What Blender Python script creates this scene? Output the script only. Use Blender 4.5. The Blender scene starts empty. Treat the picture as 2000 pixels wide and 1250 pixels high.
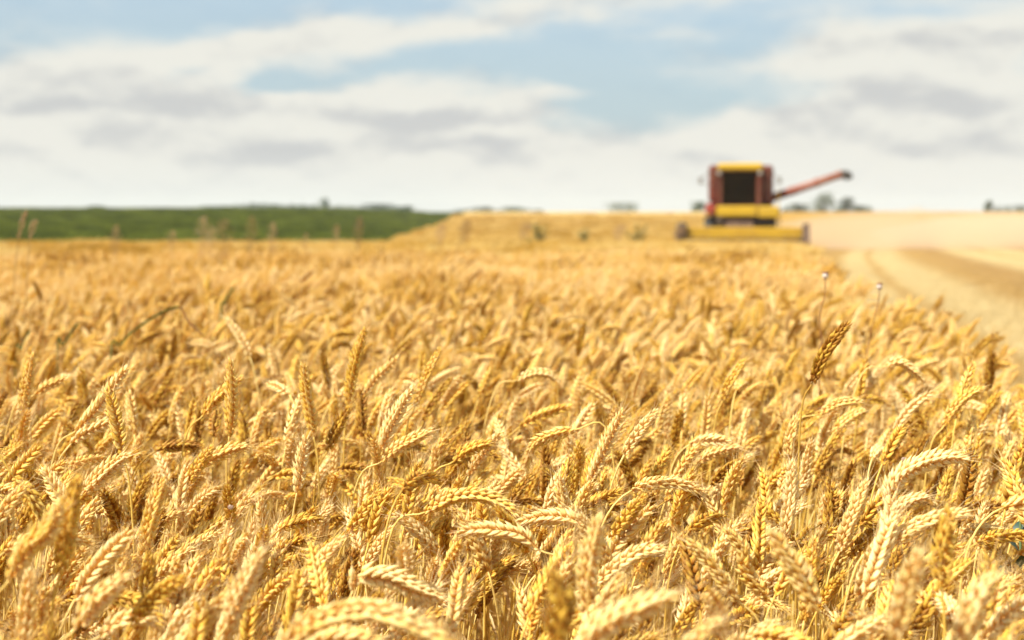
import bpy, math, random
import numpy as np
from mathutils import Vector, Matrix
R = math.radians
rng = np.random.default_rng(11)
random.seed(5)
scene = bpy.context.scene
COL = scene.collection

# ------------------------------------------------------------------ camera
CAM_Z = 1.10
K = 0.00036                       # tangent per photo pixel (50 mm lens, 2000 px wide)
PITCH = math.atan(215 * K)
cam_d = bpy.data.cameras.new('camera')
cam_d.lens = 50; cam_d.sensor_width = 36
cam_d.clip_start = 0.02; cam_d.clip_end = 6000
cam_d.dof.use_dof = True
cam_d.dof.focus_distance = 1.78
cam_d.dof.aperture_fstop = 4.9
cam_d.dof.aperture_blades = 0
cam = bpy.data.objects.new('camera', cam_d)
cam.location = (0, 0, CAM_Z)
cam.rotation_euler = (math.pi / 2 - PITCH, 0, 0)
COL.objects.link(cam); scene.camera = cam

def ray(px, py):
    cx = (px - 1000) * K; cy = (625 - py) * K
    c, s = math.cos(PITCH), math.sin(PITCH)
    return (cx, c + cy * s, -s + cy * c)
def P(px, py, d):
    """world point on the sight line of photo pixel (px, py) at y = d metres"""
    r = ray(px, py); t = d / r[1]
    return Vector((r[0] * t, d, CAM_Z + r[2] * t))
def to_px(x, y, z):
    c, s = math.cos(PITCH), math.sin(PITCH)
    dz = z - CAM_Z
    f = y * c - dz * s; u = y * s + dz * c
    return 1000 + x / f / K, 625 - u / f / K, f

# ------------------------------------------------------------------ exposure, sun
scene.view_settings.view_transform = 'Standard'
scene.view_settings.look = 'None'
scene.view_settings.exposure = 0.84
scene.view_settings.gamma = 1.0
SUN_EL, SUN_AZ = R(54), R(-122)     # azimuth from +Y, clockwise seen from above
sun_dir = Vector((math.sin(SUN_AZ) * math.cos(SUN_EL), math.cos(SUN_AZ) * math.cos(SUN_EL), math.sin(SUN_EL)))
sd = bpy.data.lights.new('sun', 'SUN'); sd.energy = 4.7; sd.angle = R(0.5); sd.color = (1.0, 0.955, 0.86)
so = bpy.data.objects.new('sun', sd); so.rotation_euler = sun_dir.to_track_quat('Z', 'Y').to_euler(); COL.objects.link(so)

# ------------------------------------------------------------------ node helper
class NT:
    def __init__(s, tree): s.t = tree; s.n = tree.nodes; s.l = tree.links; s.n.clear()
    def new(s, typ, **kw):
        n = s.n.new(typ)
        for k, v in kw.items(): setattr(n, k, v)
        return n
    def link(s, a, b): s.l.new(a, b)
    def put(s, sock, v):
        if isinstance(v, (int, float, tuple, list, Vector)):
            if isinstance(v, (tuple, list)) and len(v) == 3 and sock.type == 'RGBA': v = (*v, 1)
            sock.default_value = v
        else: s.l.new(v, sock)
    def m(s, op, a, b=0.0, c=None, clamp=False):
        n = s.new('ShaderNodeMath', operation=op, use_clamp=clamp)
        s.put(n.inputs[0], a); s.put(n.inputs[1], b)
        if c is not None: s.put(n.inputs[2], c)
        return n.outputs[0]
    def mix(s, f, a, b, blend='MIX'):
        n = s.new('ShaderNodeMix', data_type='RGBA', blend_type=blend, clamp_factor=True)
        s.put(n.inputs[0], f); s.put(n.inputs[6], a); s.put(n.inputs[7], b)
        return n.outputs[2]
    def smooth(s, v, a, b, lo=0.0, hi=1.0):
        n = s.new('ShaderNodeMapRange', interpolation_type='SMOOTHSTEP')
        s.put(n.inputs[0], v); n.inputs[1].default_value = a; n.inputs[2].default_value = b
        n.inputs[3].default_value = lo; n.inputs[4].default_value = hi
        return n.outputs[0]
    def noise(s, vec, scale, detail=3, rough=.55, out=0, dist=0.0):
        n = s.new('ShaderNodeTexNoise'); 
        if vec is not None: s.put(n.inputs['Vector'], vec)
        n.inputs['Scale'].default_value = scale; n.inputs['Detail'].default_value = detail
        n.inputs['Roughness'].default_value = rough; n.inputs['Distortion'].default_value = dist
        return n.outputs[out]
    def xyz(s, v):
        n = s.new('ShaderNodeSeparateXYZ'); s.put(n.inputs[0], v); return n.outputs
    def comb(s, x, y, z):
        n = s.new('ShaderNodeCombineXYZ'); s.put(n.inputs[0], x); s.put(n.inputs[1], y); s.put(n.inputs[2], z); return n.outputs[0]

# ------------------------------------------------------------------ world: daylight sky with broken cloud
world = bpy.data.worlds.new('World'); scene.world = world; world.use_nodes = True
w = NT(world.node_tree)
SKY = 0.1
EXPO = 2 ** 0.84
tc = w.new('ShaderNodeTexCoord')
sky = w.new('ShaderNodeTexSky', sky_type='NISHITA', sun_disc=False)
sky.sun_elevation = SUN_EL; sky.sun_rotation = SUN_AZ; sky.air_density = 1.0; sky.dust_density = 1.4; sky.ozone_density = 1.2
X, Y, Z = w.xyz(tc.outputs['Generated'])
az = w.m('ARCTAN2', X, Y)
el = w.m('ARCSINE', Z)
# slow wandering of the cloud outlines
nv = w.comb(w.m('MULTIPLY', az, 1.0), w.m('MULTIPLY', el, 2.6), 0.0)
n1 = w.xyz(w.noise(nv, 9.0, 4, .55, out=1))
az2 = w.m('ADD', az, w.m('MULTIPLY', w.m('SUBTRACT', n1[0], .5), .10))
el2 = w.m('ADD', el, w.m('MULTIPLY', w.m('SUBTRACT', n1[1], .5), .045))
def blob_sum(items, A, E):
    tot = None
    for cx, cy, sx, sy, amp, ang in items:
        a0 = math.atan((cx - 1000) * K); e0 = (410 - cy) * K * math.cos(a0)
        da = w.m('SUBTRACT', A, a0); de = w.m('SUBTRACT', E, e0)
        c, s = math.cos(R(ang)), math.sin(R(ang))
        u = w.m('ADD', w.m('MULTIPLY', da, c / (sx * K)), w.m('MULTIPLY', de, s / (sx * K)))
        v = w.m('ADD', w.m('MULTIPLY', da, -s / (sy * K)), w.m('MULTIPLY', de, c / (sy * K)))
        q = w.m('ADD', w.m('MULTIPLY', u, u), w.m('MULTIPLY', v, v))
        g = w.m('MULTIPLY', w.m('POWER', math.e, w.m('MULTIPLY', q, -1.0)), amp)
        tot = g if tot is None else w.m('ADD', tot, g)
    return tot
cover = blob_sum([
    (120, 150, 330, 62, .9, 4), (520, 92, 330, 40, .85, 8), (880, 42, 300, 36, .7, 6), (1290, 6, 260, 20, .55, 5),
    (130, 240, 330, 75, 1.1, 0), (380, 245, 220, 55, .8, 0), (560, 262, 230, 60, .9, 0), (800, 215, 260, 62, 1.0, 0), (1020, 215, 75, 45, .7, 0), (1110, 182, 70, 12, .5, 0),
    (540, 160, 75, 22, -1.2, 0), (350, 142, 36, 14, -.5, 0), (1200, 190, 170, 70, -.5, 0), (850, 130, 170, 15, -.6, 5), (1010, 130, 90, 24, -.4, 0),
    (1600, 105, 230, 48, .95, 6), (1800, 130, 150, 60, .8, 0), (1985, 60, 120, 70, 1.0, 20), (1640, 200, 220, 40, .8, 12), (1880, 225, 190, 55, 1.0, 8), (1420, 222, 50, 30, .5, 30),
    (1330, 60, 180, 16, .3, 4), (1800, 0, 150, 18, .5, 0)], az2, el2)
low = w.smooth(el2, .085, .030)                     # towards the horizon the cloud closes up
dens = w.m('ADD', cover, w.m('MULTIPLY', low, 1.2))
nv2 = w.comb(w.m('MULTIPLY', az, 1.0), w.m('MULTIPLY', w.m('ADD', el, .011), 2.2), 0.0)
nv1 = w.comb(w.m('MULTIPLY', az, 1.0), w.m('MULTIPLY', el, 2.2), 0.0)
n2 = w.noise(nv1, 15.0, 4, .5); n2u = w.noise(nv2, 15.0, 4, .5)
dens = w.m('ADD', dens, w.m('MULTIPLY', w.m('SUBTRACT', n2, .5), 1.45))
# the rest of the dome: loose fair-weather cloud
n3 = w.noise(w.comb(w.m('MULTIPLY', X, 1.0), Y, w.m('MULTIPLY', Z, 2.0)), 2.2, 5, .6)
rest = w.m('MULTIPLY', w.smooth(el, .15, .26), w.m('MULTIPLY', w.m('SUBTRACT', n3, .48), 5.0))
back = w.m('MULTIPLY', w.smooth(w.m('ABSOLUTE', az), .40, .6), w.m('MULTIPLY', w.m('SUBTRACT', n3, .42), 5.0))
dens = w.m('ADD', dens, w.m('ADD', rest, back))
cl = w.smooth(dens, -.05, .95)
gray = blob_sum([
    (190, 222, 200, 18, .8, 0), (390, 205, 110, 32, .8, 0), (560, 225, 100, 20, .5, 0), (820, 242, 200, 22, 1.0, 3), (560, 290, 180, 20, .55, 0), (950, 285, 130, 22, .55, 8), (280, 290, 200, 30, .35, 0),
    (530, 30, 190, 22, .5, 5), (1860, 92, 140, 26, .7, 0), (1400, 95, 90, 26, .5, 0), (1560, 205, 170, 24, .6, 8), (1760, 215, 200, 34, .5, 10), (1900, 270, 160, 36, .5, 0), (1000, 300, 140, 24, .4, 0), (40, 30, 60, 100, .4, 0)], az2, el2)
gray = w.m('ADD', gray, w.m('MULTIPLY', w.m('SUBTRACT', n2u, n2), 2.9))
gray = w.m('ADD', gray, w.m('MULTIPLY', w.m('SUBTRACT', w.noise(nv, 8.0, 3, .5), .5), .9))
gray = w.smooth(gray, -.15, 1.0)
ccol = w.mix(gray, (.855, .848, .775), (.625, .635, .625))
hz = w.smooth(el, .045, .0)
ccol = w.mix(w.m('MULTIPLY', hz, .9), ccol, (.865, .875, .81))
ccol = w.mix(1.0, ccol, (1 / SKY / EXPO,) * 3, 'MULTIPLY')
skyc = w.mix(w.smooth(el, .0, .35), w.mix(.82, sky.outputs[0], (.40 / SKY / EXPO, .54 / SKY / EXPO, .615 / SKY / EXPO)), sky.outputs[0])
final = w.mix(w.m('MULTIPLY_ADD', cl, .86, .14), skyc, ccol)
bg = w.new('ShaderNodeBackground'); w.put(bg.inputs[0], final); bg.inputs[1].default_value = SKY
wo = w.new('ShaderNodeOutputWorld'); w.link(bg.outputs[0], wo.inputs[0])
scene.cycles.volume_bounces = 3; scene.cycles.max_bounces = 10
world.cycles.sampling_method = 'MANUAL'; world.cycles.sample_map_resolution = 512

# ------------------------------------------------------------------ object helpers
def tag(o, label=None, cat=None, group=None, kind=None):
    if label: o['label'] = label
    if cat: o['category'] = cat
    if group: o['group'] = group
    if kind: o['kind'] = kind
    elif cat: o['kind'] = 'thing'
    return o
def link(o, parent=None):
    COL.objects.link(o)
    if parent: o.parent = parent
    return o
def empty(name, loc=(0, 0, 0), rz=0.0):
    o = bpy.data.objects.new(name, None); o.location = loc; o.rotation_euler = (0, 0, rz); o.empty_display_size = .1
    return link(o)
class MB:
    """numpy mesh collector: verts, quads, tris, per-vertex colour data, per-face material slot"""
    def __init__(s): s.V = []; s.Q = []; s.T = []; s.C = []; s.QM = []; s.TM = []; s.n = 0
    def add(s, V, Q=None, T=None, C=None, m=0):
        V = np.asarray(V, float).reshape(-1, 3)
        if Q is not None and len(Q): s.Q.append(np.asarray(Q, int) + s.n); s.QM.append(np.full(len(Q), m))
        if T is not None and len(T): s.T.append(np.asarray(T, int) + s.n); s.TM.append(np.full(len(T), m))
        s.V.append(V); s.C.append(np.broadcast_to(np.asarray(C if C is not None else (.5, .5, .5), float), V.shape).copy()); s.n += len(V)
        return s
    def join(s, o, M=None, C0=None, off=0):
        """append another collector, moved by 4x4 M, with its tone channel replaced by C0"""
        V, Q, T, C, QM, TM = o.arrays()
        if M is not None: V = V @ M[:3, :3].T + M[:3, 3]
        if C0 is not None: C = C.copy(); C[:, 0] = C0
        s.V.append(V); s.C.append(C)
        if len(Q): s.Q.append(Q + s.n); s.QM.append(QM + off)
        if len(T): s.T.append(T + s.n); s.TM.append(TM + off)
        s.n += len(V)
    def arrays(s):
        cat = lambda L, w_, dt: np.concatenate(L) if L else np.zeros((0, w_) if w_ else 0, dt)
        return cat(s.V, 3, float), cat(s.Q, 4, int), cat(s.T, 3, int), cat(s.C, 3, float), cat(s.QM, 0, int), cat(s.TM, 0, int)
    def mesh(s, name, mats, smooth=True):
        V, Q, T, C, QM, TM = s.arrays()
        me = bpy.data.meshes.new(name)
        me.vertices.add(len(V)); me.vertices.foreach_set('co', V.astype(np.float32).ravel())
        nl = len(Q) * 4 + len(T) * 3
        me.loops.add(nl); me.loops.foreach_set('vertex_index', np.concatenate([Q.ravel(), T.ravel()]).astype(np.int32))
        nf = len(Q) + len(T); me.polygons.add(nf)
        me.polygons.foreach_set('loop_start', np.concatenate([np.arange(len(Q)) * 4, len(Q) * 4 + np.arange(len(T)) * 3]).astype(np.int32))
        me.polygons.foreach_set('material_index', np.concatenate([QM, TM]).astype(np.int32))
        me.polygons.foreach_set('use_smooth', np.full(nf, smooth))
        a = me.color_attributes.new('vc', 'FLOAT_COLOR', 'POINT')
        a.data.foreach_set('color', np.concatenate([C, np.ones((len(C), 1))], 1).astype(np.float32).ravel())
        for m_ in (mats if isinstance(mats, (list, tuple)) else [mats]): me.materials.append(m_)
        me.update(calc_edges=True); me.validate()
        return me
    def obj(s, name, mats, parent=None, smooth=True, loc=None):
        o = bpy.data.objects.new(name, s.mesh(name, mats, smooth))
        if loc is not None: o.location = loc
        return link(o, parent)

def unit(v): v = np.asarray(v, float); return v / (np.linalg.norm(v) + 1e-12)
def tube(mb, pts, rad, seg=6, C=None, m=0, cap=True, flat=1.0, up=(0, 1, 0)):
    """swept tube through pts with radius per point"""
    pts = np.asarray(pts, float); n = len(pts)
    rad = np.broadcast_to(np.asarray(rad, float), (n,))
    tan = np.gradient(pts, axis=0); tan /= np.linalg.norm(tan, axis=1)[:, None] + 1e-12
    up = np.asarray(up, float); V = []
    for i in range(n):
        b = up - tan[i] * (up @ tan[i])
        if np.linalg.norm(b) < 1e-3: b = np.array([1., 0, 0]) - tan[i] * tan[i][0]
        b = unit(b); a = np.cross(b, tan[i])
        for k in range(seg):
            t = 2 * math.pi * k / seg
            V.append(pts[i] + rad[i] * (math.cos(t) * a * flat + math.sin(t) * b))
    Q = [(i * seg + k, i * seg + (k + 1) % seg, (i + 1) * seg + (k + 1) % seg, (i + 1) * seg + k) for i in range(n - 1) for k in range(seg)]
    T = []
    if cap and seg > 2:
        T += [(0, k + 1, k) for k in range(1, seg - 1)] + [((n - 1) * seg, (n - 1) * seg + k, (n - 1) * seg + k + 1) for k in range(1, seg - 1)]
    if C is None: Cc = np.tile([.5, .5, .5], (n * seg, 1)); Cc[:, 2] = np.repeat(np.linspace(0, 1, n), seg)
    else: Cc = C
    mb.add(V, Q, T, Cc, m)
def box(mb, lo, hi, m=0, M=None, bev=0.0, C=None):
    x0, y0, z0 = lo; x1, y1, z1 = hi
    if bev <= 0:
        V = np.array([(x, y, z) for z in (z0, z1) for y in (y0, y1) for x in (x0, x1)], float)
        Q = [(0, 2, 3, 1), (4, 5, 7, 6), (0, 1, 5, 4), (2, 6, 7, 3), (0, 4, 6, 2), (1, 3, 7, 5)]; T = []
    else:
        b = min(bev, (x1 - x0) * .45, (y1 - y0) * .45, (z1 - z0) * .45)
        V = []; idx = {}
        for cz, sz in ((z0, 1), (z1, -1)):
            for cy, sy in ((y0, 1), (y1, -1)):
                for cx, sx in ((x0, 1), (x1, -1)):
                    k = (sx, sy, sz)
                    idx[k] = len(V)
                    V += [(cx, cy + sy * b, cz + sz * b), (cx + sx * b, cy, cz + sz * b), (cx + sx * b, cy + sy * b, cz)]
        g = lambda sx, sy, sz, a: idx[(sx, sy, sz)] + a
        Q = []
        for a, ax in ((0, 0), (1, 1), (2, 2)):
            for s_ in (1, -1):
                o = [i for i in range(3) if i != ax]
                ks = []
                for p, q in ((1, 1), (-1, 1), (-1, -1), (1, -1)):
                    k = [0, 0, 0]; k[ax] = s_; k[o[0]] = p; k[o[1]] = q; ks.append(g(*k, a))
                Q.append(ks)
        for ax in range(3):
            o = [i for i in range(3) if i != ax]
            for p in (1, -1):
                for q in (1, -1):
                    k1 = [0, 0, 0]; k1[ax] = 1; k1[o[0]] = p; k1[o[1]] = q
                    k2 = list(k1); k2[ax] = -1
                    Q.append((g(*k1, o[0]), g(*k2, o[0]), g(*k2, o[1]), g(*k1, o[1])))
        T = [(g(x, y, z, 0), g(x, y, z, 1), g(x, y, z, 2)) for x in (1, -1) for y in (1, -1) for z in (1, -1)]
    V = np.asarray(V, float)
    if M is not None: V = V @ M[:3, :3].T + M[:3, 3]
    mb.add(V, Q, T, C, m)
def lathe(mb, prof, center=(0, 0, 0), axis=2, seg=24, m=0):
    V = []; n = len(prof)
    for r, h in prof:
        for k in range(seg):
            t = 2 * math.pi * k / seg; a, b = r * math.cos(t), r * math.sin(t)
            v = [0, 0, 0]; v[axis] = h; v[(axis + 1) % 3] = a; v[(axis + 2) % 3] = b
            V.append([v[i] + center[i] for i in range(3)])
    Q = [(i * seg + k, i * seg + (k + 1) % seg, (i + 1) * seg + (k + 1) % seg, (i + 1) * seg + k) for i in range(n - 1) for k in range(seg)]
    T = [(0, k + 1, k) for k in range(1, seg - 1)] + [((n - 1) * seg, (n - 1) * seg + k, (n - 1) * seg + k + 1) for k in range(1, seg - 1)]
    mb.add(V, Q, T, None, m)
def prism(mb, poly, x0, x1, m=0):
    """polygon in (y, z) pushed from x0 to x1"""
    n = len(poly); V = [(x0, y, z) for y, z in poly] + [(x1, y, z) for y, z in poly]
    Q = [(i, (i + 1) % n, n + (i + 1) % n, n + i) for i in range(n)]
    T = [(0, k + 1, k) for k in range(1, n - 1)] + [(n, n + k, n + k + 1) for k in range(1, n - 1)]
    mb.add(V, Q, T, None, m)
def qbox(p, q, r, mb, m=0):  # bar between two points
    tube(mb, [p, q], [r, r], 4, m=m)

# ------------------------------------------------------------------ materials
def material(name):
    mt = bpy.data.materials.new(name); mt.use_nodes = True
    return mt, NT(mt.node_tree)
def simple(name, col, rough=.5, metal=0.0, spec=.5, noise=.15, scale=6.0, bump=0.0, dirt=None, dirt_amt=.5, coat=0.0):
    mt, t = material(name)
    g = t.new('ShaderNodeTexCoord').outputs['Object']
    n = t.noise(g, scale, 5, .6)
    c = t.mix(n, tuple(x * (1 - noise) for x in col), tuple(min(1, x * (1 + noise)) for x in col))
    if dirt:
        n2 = t.noise(g, scale * .35, 6, .65)
        c = t.mix(t.m('MULTIPLY', t.smooth(n2, .38, .68), dirt_amt), c, dirt)
    b = t.new('ShaderNodeBsdfPrincipled'); t.put(b.inputs['Base Color'], c)
    b.inputs['Roughness'].default_value = rough; b.inputs['Metallic'].default_value = metal
    b.inputs['Specular IOR Level'].default_value = spec; b.inputs['Coat Weight'].default_value = coat
    if bump:
        bn = t.new('ShaderNodeBump'); bn.inputs['Strength'].default_value = bump; t.put(bn.inputs['Height'], t.noise(g, scale * 4, 4)); t.link(bn.outputs[0], b.inputs['Normal'])
    o = t.new('ShaderNodeOutputMaterial'); t.link(b.outputs[0], o.inputs[0])
    return mt
def plantmat(name, dark, mid, pale, trans=.28, rough=.55, along=None, spec=.35, stripe=0.0, clump=0.0):
    """tone: object colour (r) for single plants, random per instance otherwise, plus the tone stored per stalk in patches"""
    mt, t = material(name)
    oi = t.new('ShaderNodeObjectInfo'); oc = t.new('ShaderNodeSeparateColor'); t.link(oi.outputs['Color'], oc.inputs[0])
    at = t.new('ShaderNodeAttribute'); at.attribute_name = 'vc'
    vr, vg, vb = t.xyz(at.outputs['Vector'])
    tone = t.mix(oc.outputs[1], t.comb(oc.outputs[0], 0, 0), t.comb(oi.outputs['Random'], 0, 0))
    tn = t.xyz(tone)[0]
    tn = t.m('ADD', tn, t.m('ADD', t.m('SUBTRACT', vr, .5), t.m('MULTIPLY', t.m('SUBTRACT', vg, .5), .35)))
    geo = t.new('ShaderNodeNewGeometry')
    if clump:
        tn = t.m('ADD', tn, t.m('MULTIPLY', t.m('SUBTRACT', t.noise(geo.outputs['Position'], .55, 3), .5), clump))
    cr = t.new('ShaderNodeValToRGB'); t.link(tn, cr.inputs[0])
    e = cr.color_ramp.elements; e[0].position = 0.02; e[0].color = (*dark, 1); e[1].position = 1.0; e[1].color = (*pale, 1)
    x = e.new(.34); x.color = (*mid, 1)
    c = cr.outputs[0]
    if along: c = t.mix(t.smooth(vb, along[0], along[1], along[2], 0), c, along[3], 'MULTIPLY')
    fine = t.noise(t.new('ShaderNodeTexCoord').outputs['Object'], 420.0, 2)
    c = t.mix(.30, c, t.comb(fine, fine, fine), 'OVERLAY')
    b = t.new('ShaderNodeBsdfPrincipled'); t.put(b.inputs['Base Color'], c)
    b.inputs['Roughness'].default_value = rough; b.inputs['Specular IOR Level'].default_value = spec
    if along:
        fb = t.new('ShaderNodeBump'); fb.inputs['Strength'].default_value = .35; fb.inputs['Distance'].default_value = .0006; t.put(fb.inputs['Height'], t.noise(t.new('ShaderNodeTexCoord').outputs['Object'], 900.0, 2)); t.link(fb.outputs[0], b.inputs['Normal'])
    tr = t.new('ShaderNodeBsdfTranslucent'); t.put(tr.inputs[0], t.mix(1.0, c, (1.0, .80, .36), 'MULTIPLY'))
    mx = t.new('ShaderNodeMixShader'); mx.inputs[0].default_value = trans
    t.link(b.outputs[0], mx.inputs[1]); t.link(tr.outputs[0], mx.inputs[2])
    o = t.new('ShaderNodeOutputMaterial'); t.link(mx.outputs[0], o.inputs[0])
    return mt
M = {}
M['ear'] = plantmat('wheat_husk', (.42, .19, .020), (.86, .60, .085), (.96, .82, .41), .29, .58, (0.0, .50, .8, (.95, .62, .22)))
M['awn'] = plantmat('wheat_awn', (.70, .46, .13), (.86, .62, .22), (.93, .78, .42), .35, .5)
M['stem'] = plantmat('wheat_straw', (.52, .30, .045), (.80, .55, .10), (.92, .73, .27), .20, .45)
M['leaf'] = plantmat('dry_leaf', (.42, .22, .06), (.62, .40, .13), (.78, .60, .30), .35, .6)
M['ear_far'] = plantmat('wheat_husk_far', (.58, .34, .040), (.87, .63, .11), (.96, .84, .40), .36, .55, clump=.8)

# ------------------------------------------------------------------ terrain
def herm(t, a, da, b, db, L):
    return (2*t**3 - 3*t**2 + 1)*a + (t**3 - 2*t**2 + t)*L*da + (-2*t**3 + 3*t**2)*b + (t**3 - t**2)*L*db
def sstep(x, a, b):
    t = np.clip((x - a) / (b - a), 0, 1); return t * t * (3 - 2 * t)
def left_edge(y):  return np.where(y < 46, -1e3, -4.9 - np.minimum(y - 46, 36) * .055 - np.maximum(y - 82, 0) * .018)
def right_edge(y): return .48 + .193 * y
def prof(y, y0, z0, y1, z1, s1):
    y = np.asarray(y, float)
    t = np.clip((y - y0) / (y1 - y0), 0, 1)
    r = np.where(y < y0, -.0145 * np.clip(y, 0, None), herm(t, z0, -.0145, z1, s1, y1 - y0))
    far = y - y1                          # over the crest the land falls away, then levels out
    r = np.where(far > 0, z1 + s1 * far - .00003 * np.clip(far, 0, 350) ** 2 - np.clip(far - 350, 0, None) * .017 * (far < 2e9), r)
    return np.maximum(r, -8.0)
def gz(x, y):
    x = np.asarray(x, float); y = np.asarray(y, float)
    a = prof(y, 64, -.928, 330, .45, .0035)
    b = prof(y, 46, -.667, 210, .85, .0035)
    lat = sstep(-(x + 4.5 + np.clip(y - 46, 0, None) * .03), 0, 22)
    return a * (1 - lat) + b * lat
ys = np.concatenate([np.linspace(-40, -2, 8), np.linspace(-1, 8, 10), np.geomspace(9, 700, 90), np.array([800, 950, 1150, 1400])])
xs_n = np.linspace(-1, 1, 81); xs_n = np.sign(xs_n) * (np.abs(xs_n) ** 1.8)
GV = []; 
for y in ys:
    half = 60 + max(y, 0) * 1.0
    for u in xs_n: GV.append((u * half, y, float(gz(u * half, y))))
nx = len(xs_n)
GQ = [(i * nx + j, i * nx + j + 1, (i + 1) * nx + j + 1, (i + 1) * nx + j) for i in range(len(ys) - 1) for j in range(nx - 1)]

def ground_colour(t):
    """soil, stubble with straw swaths, green-field soil, by where they lie on the land"""
    pos = t.new('ShaderNodeNewGeometry').outputs['Position']
    x, y, z = t.xyz(pos)
    u = t.m('SUBTRACT', x, t.m('ADD', t.m('MULTIPLY', y, .193), .48))
    wob = t.m('MULTIPLY', t.m('SUBTRACT', t.noise(pos, .16, 3), .5), 0.7)
    u = t.m('SUBTRACT', t.m('ADD', u, wob), 0.0)
    ub = t.m('SUBTRACT', u, t.m('MULTIPLY', t.m('MULTIPLY', y, y), .0005))
    cr = t.new('ShaderNodeValToRGB'); t.put(cr.inputs[0], t.m('DIVIDE', ub, 24.0))
    e = cr.color_ramp.elements
    L_, D_, O_ = (.49, .365, .155), (.36, .205, .036), (.31, .165, .028)
    stops = [(-.3, D_), (.4, L_), (.9, L_), (1.15, D_), (1.4, L_), (2.1, L_), (2.9, D_), (4.3, O_), (5.2, L_), (6.3, L_), (6.6, D_), (6.9, L_), (8.2, L_), (9.0, O_), (10.2, D_), (11.4, L_), (14, L_), (15.5, D_), (17, D_), (18.5, L_), (23, L_)]
    e[0].position = 0; e[0].color = (*D_, 1); e[1].position = 1; e[1].color = (*L_, 1)
    for p, c in stops[1:]:
        q = e.new(p / 24.0); q.color = (*c, 1)
    n = t.noise(pos, 3.0, 6, .65); n2 = t.noise(t.comb(t.m('MULTIPLY', x, 3.0), t.m('MULTIPLY', y, .6), z), 9.0, 4, .6)
    st = t.mix(.5, cr.outputs[0], t.comb(n, n, n), 'OVERLAY'); st = t.mix(.35, st, t.comb(n2, n2, n2), 'OVERLAY')
    return pos, x, y, u, st
mg, t = material('field_ground')
pos, x, y, u, st = ground_colour(t)
n = t.noise(pos, 14, 6, .7)
soil = t.mix(n, (.20, .115, .045), (.36, .22, .09))
gsoil = t.mix(n, (.035, .065, .015), (.07, .11, .025))
isst = t.smooth(u, -.15, .15)
beh = t.m('MULTIPLY', t.smooth(y, 64, 65), t.smooth(u, -6.2, -5.9))
isst = t.m('MAXIMUM', isst, beh)
le = t.m('ADD', x, t.m('ADD', t.m('ADD', t.m('MULTIPLY', t.m('MINIMUM', t.m('SUBTRACT', y, 46.0), 36.0), .055), 4.9), t.m('MULTIPLY', t.m('MAXIMUM', t.m('SUBTRACT', y, 82.0), 0.0), .018)))
isgr = t.m('MULTIPLY', t.smooth(y, 45.6, 46.4), t.smooth(le, .2, -.2))
farw = t.m('MULTIPLY', t.smooth(y, 90, 200), 1.0)
c = t.mix(t.m('MULTIPLY', farw, t.m('SUBTRACT', 1.0, isst)), t.mix(isst, soil, st), (.50, .34, .11))
c = t.mix(isst, c, st); c = t.mix(isgr, c, gsoil)
farg = t.smooth(y, 480, 600)
c = t.mix(farg, c, t.mix(t.noise(pos, .006, 3), (.09, .13, .04), (.32, .28, .10)))
b = t.new('ShaderNodeBsdfPrincipled'); t.put(b.inputs['Base Color'], c); b.inputs['Roughness'].default_value = .95; b.inputs['Specular IOR Level'].default_value = .1
bn = t.new('ShaderNodeBump'); bn.inputs['Strength'].default_value = .6; bn.inputs['Distance'].default_value = .03; t.put(bn.inputs['Height'], n); t.link(bn.outputs[0], b.inputs['Normal'])
o = t.new('ShaderNodeOutputMaterial'); t.link(b.outputs[0], o.inputs[0])
g = MB().add(GV, GQ); tag(g.obj('ground', mg), kind='structure')

# ------------------------------------------------------------------ wheat: building one ear
def husk_template(rings, seg):
    prof_ = {6: [(0, .30), (.13, .82), (.34, 1.0), (.56, .80), (.78, .40), (1.0, .06)],
             4: [(0, .35), (.30, 1.0), (.70, .72), (1.0, .06)],
             3: [(0, .35), (.42, 1.0), (1.0, .08)]}[rings]
    V = []; tt = []
    for h, r in prof_:
        for k in range(seg):
            a = 2 * math.pi * k / seg + (math.pi / 4 if seg == 4 else 0)
            keel = 1.0 + (.22 if abs(math.cos(a) - 1) < 1e-6 else 0)
            V.append((r * math.cos(a) * keel + .55 * math.sin(h * 2.6) - .15 * h, r * math.sin(a), h)); tt.append(h)   # bellied outward, beak turned in
    Q = [(i * seg + k, i * seg + (k + 1) % seg, (i + 1) * seg + (k + 1) % seg, (i + 1) * seg + k) for i in range(len(prof_) - 1) for k in range(seg)]
    return np.array(V), np.array(Q), np.array(tt)
HUSK = {'hi': husk_template(6, 6), 'mid': husk_template(4, 4), 'low': husk_template(3, 3)}

def stalk_curve(L, ear, th0, th1, lean=2.0, s_bend=.16, n_stem=10, n_ear=24, wob=0.0):
    """centre line in the XZ plane, bending to +X: returns stem points, ear points, tangents (ear)"""
    ds = []; pts = [(0., 0., 0.)]
    segs = [(L - s_bend, n_stem, lambda t: lean + wob * math.sin(t * 3)), (s_bend, 8, lambda t: lean + (th0 - lean) * t * t), (ear, n_ear, lambda t: th0 + (th1 - th0) * t)]
    out = []; p = np.array([0., 0., 0.])
    tans = []
    for Ls, n, f in segs:
        row = []
        for i in range(n):
            th = R(f((i + .5) / n)); d = np.array([math.sin(th), 0, math.cos(th)])
            row.append(p.copy()); p = p + d * Ls / n
        row.append(p.copy()); out.append(np.array(row))
    e = out[2]; tg = np.gradient(e, axis=0); tg /= np.linalg.norm(tg, axis=1)[:, None]
    return np.vstack([out[0][:-1], out[1]]), e, tg

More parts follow.
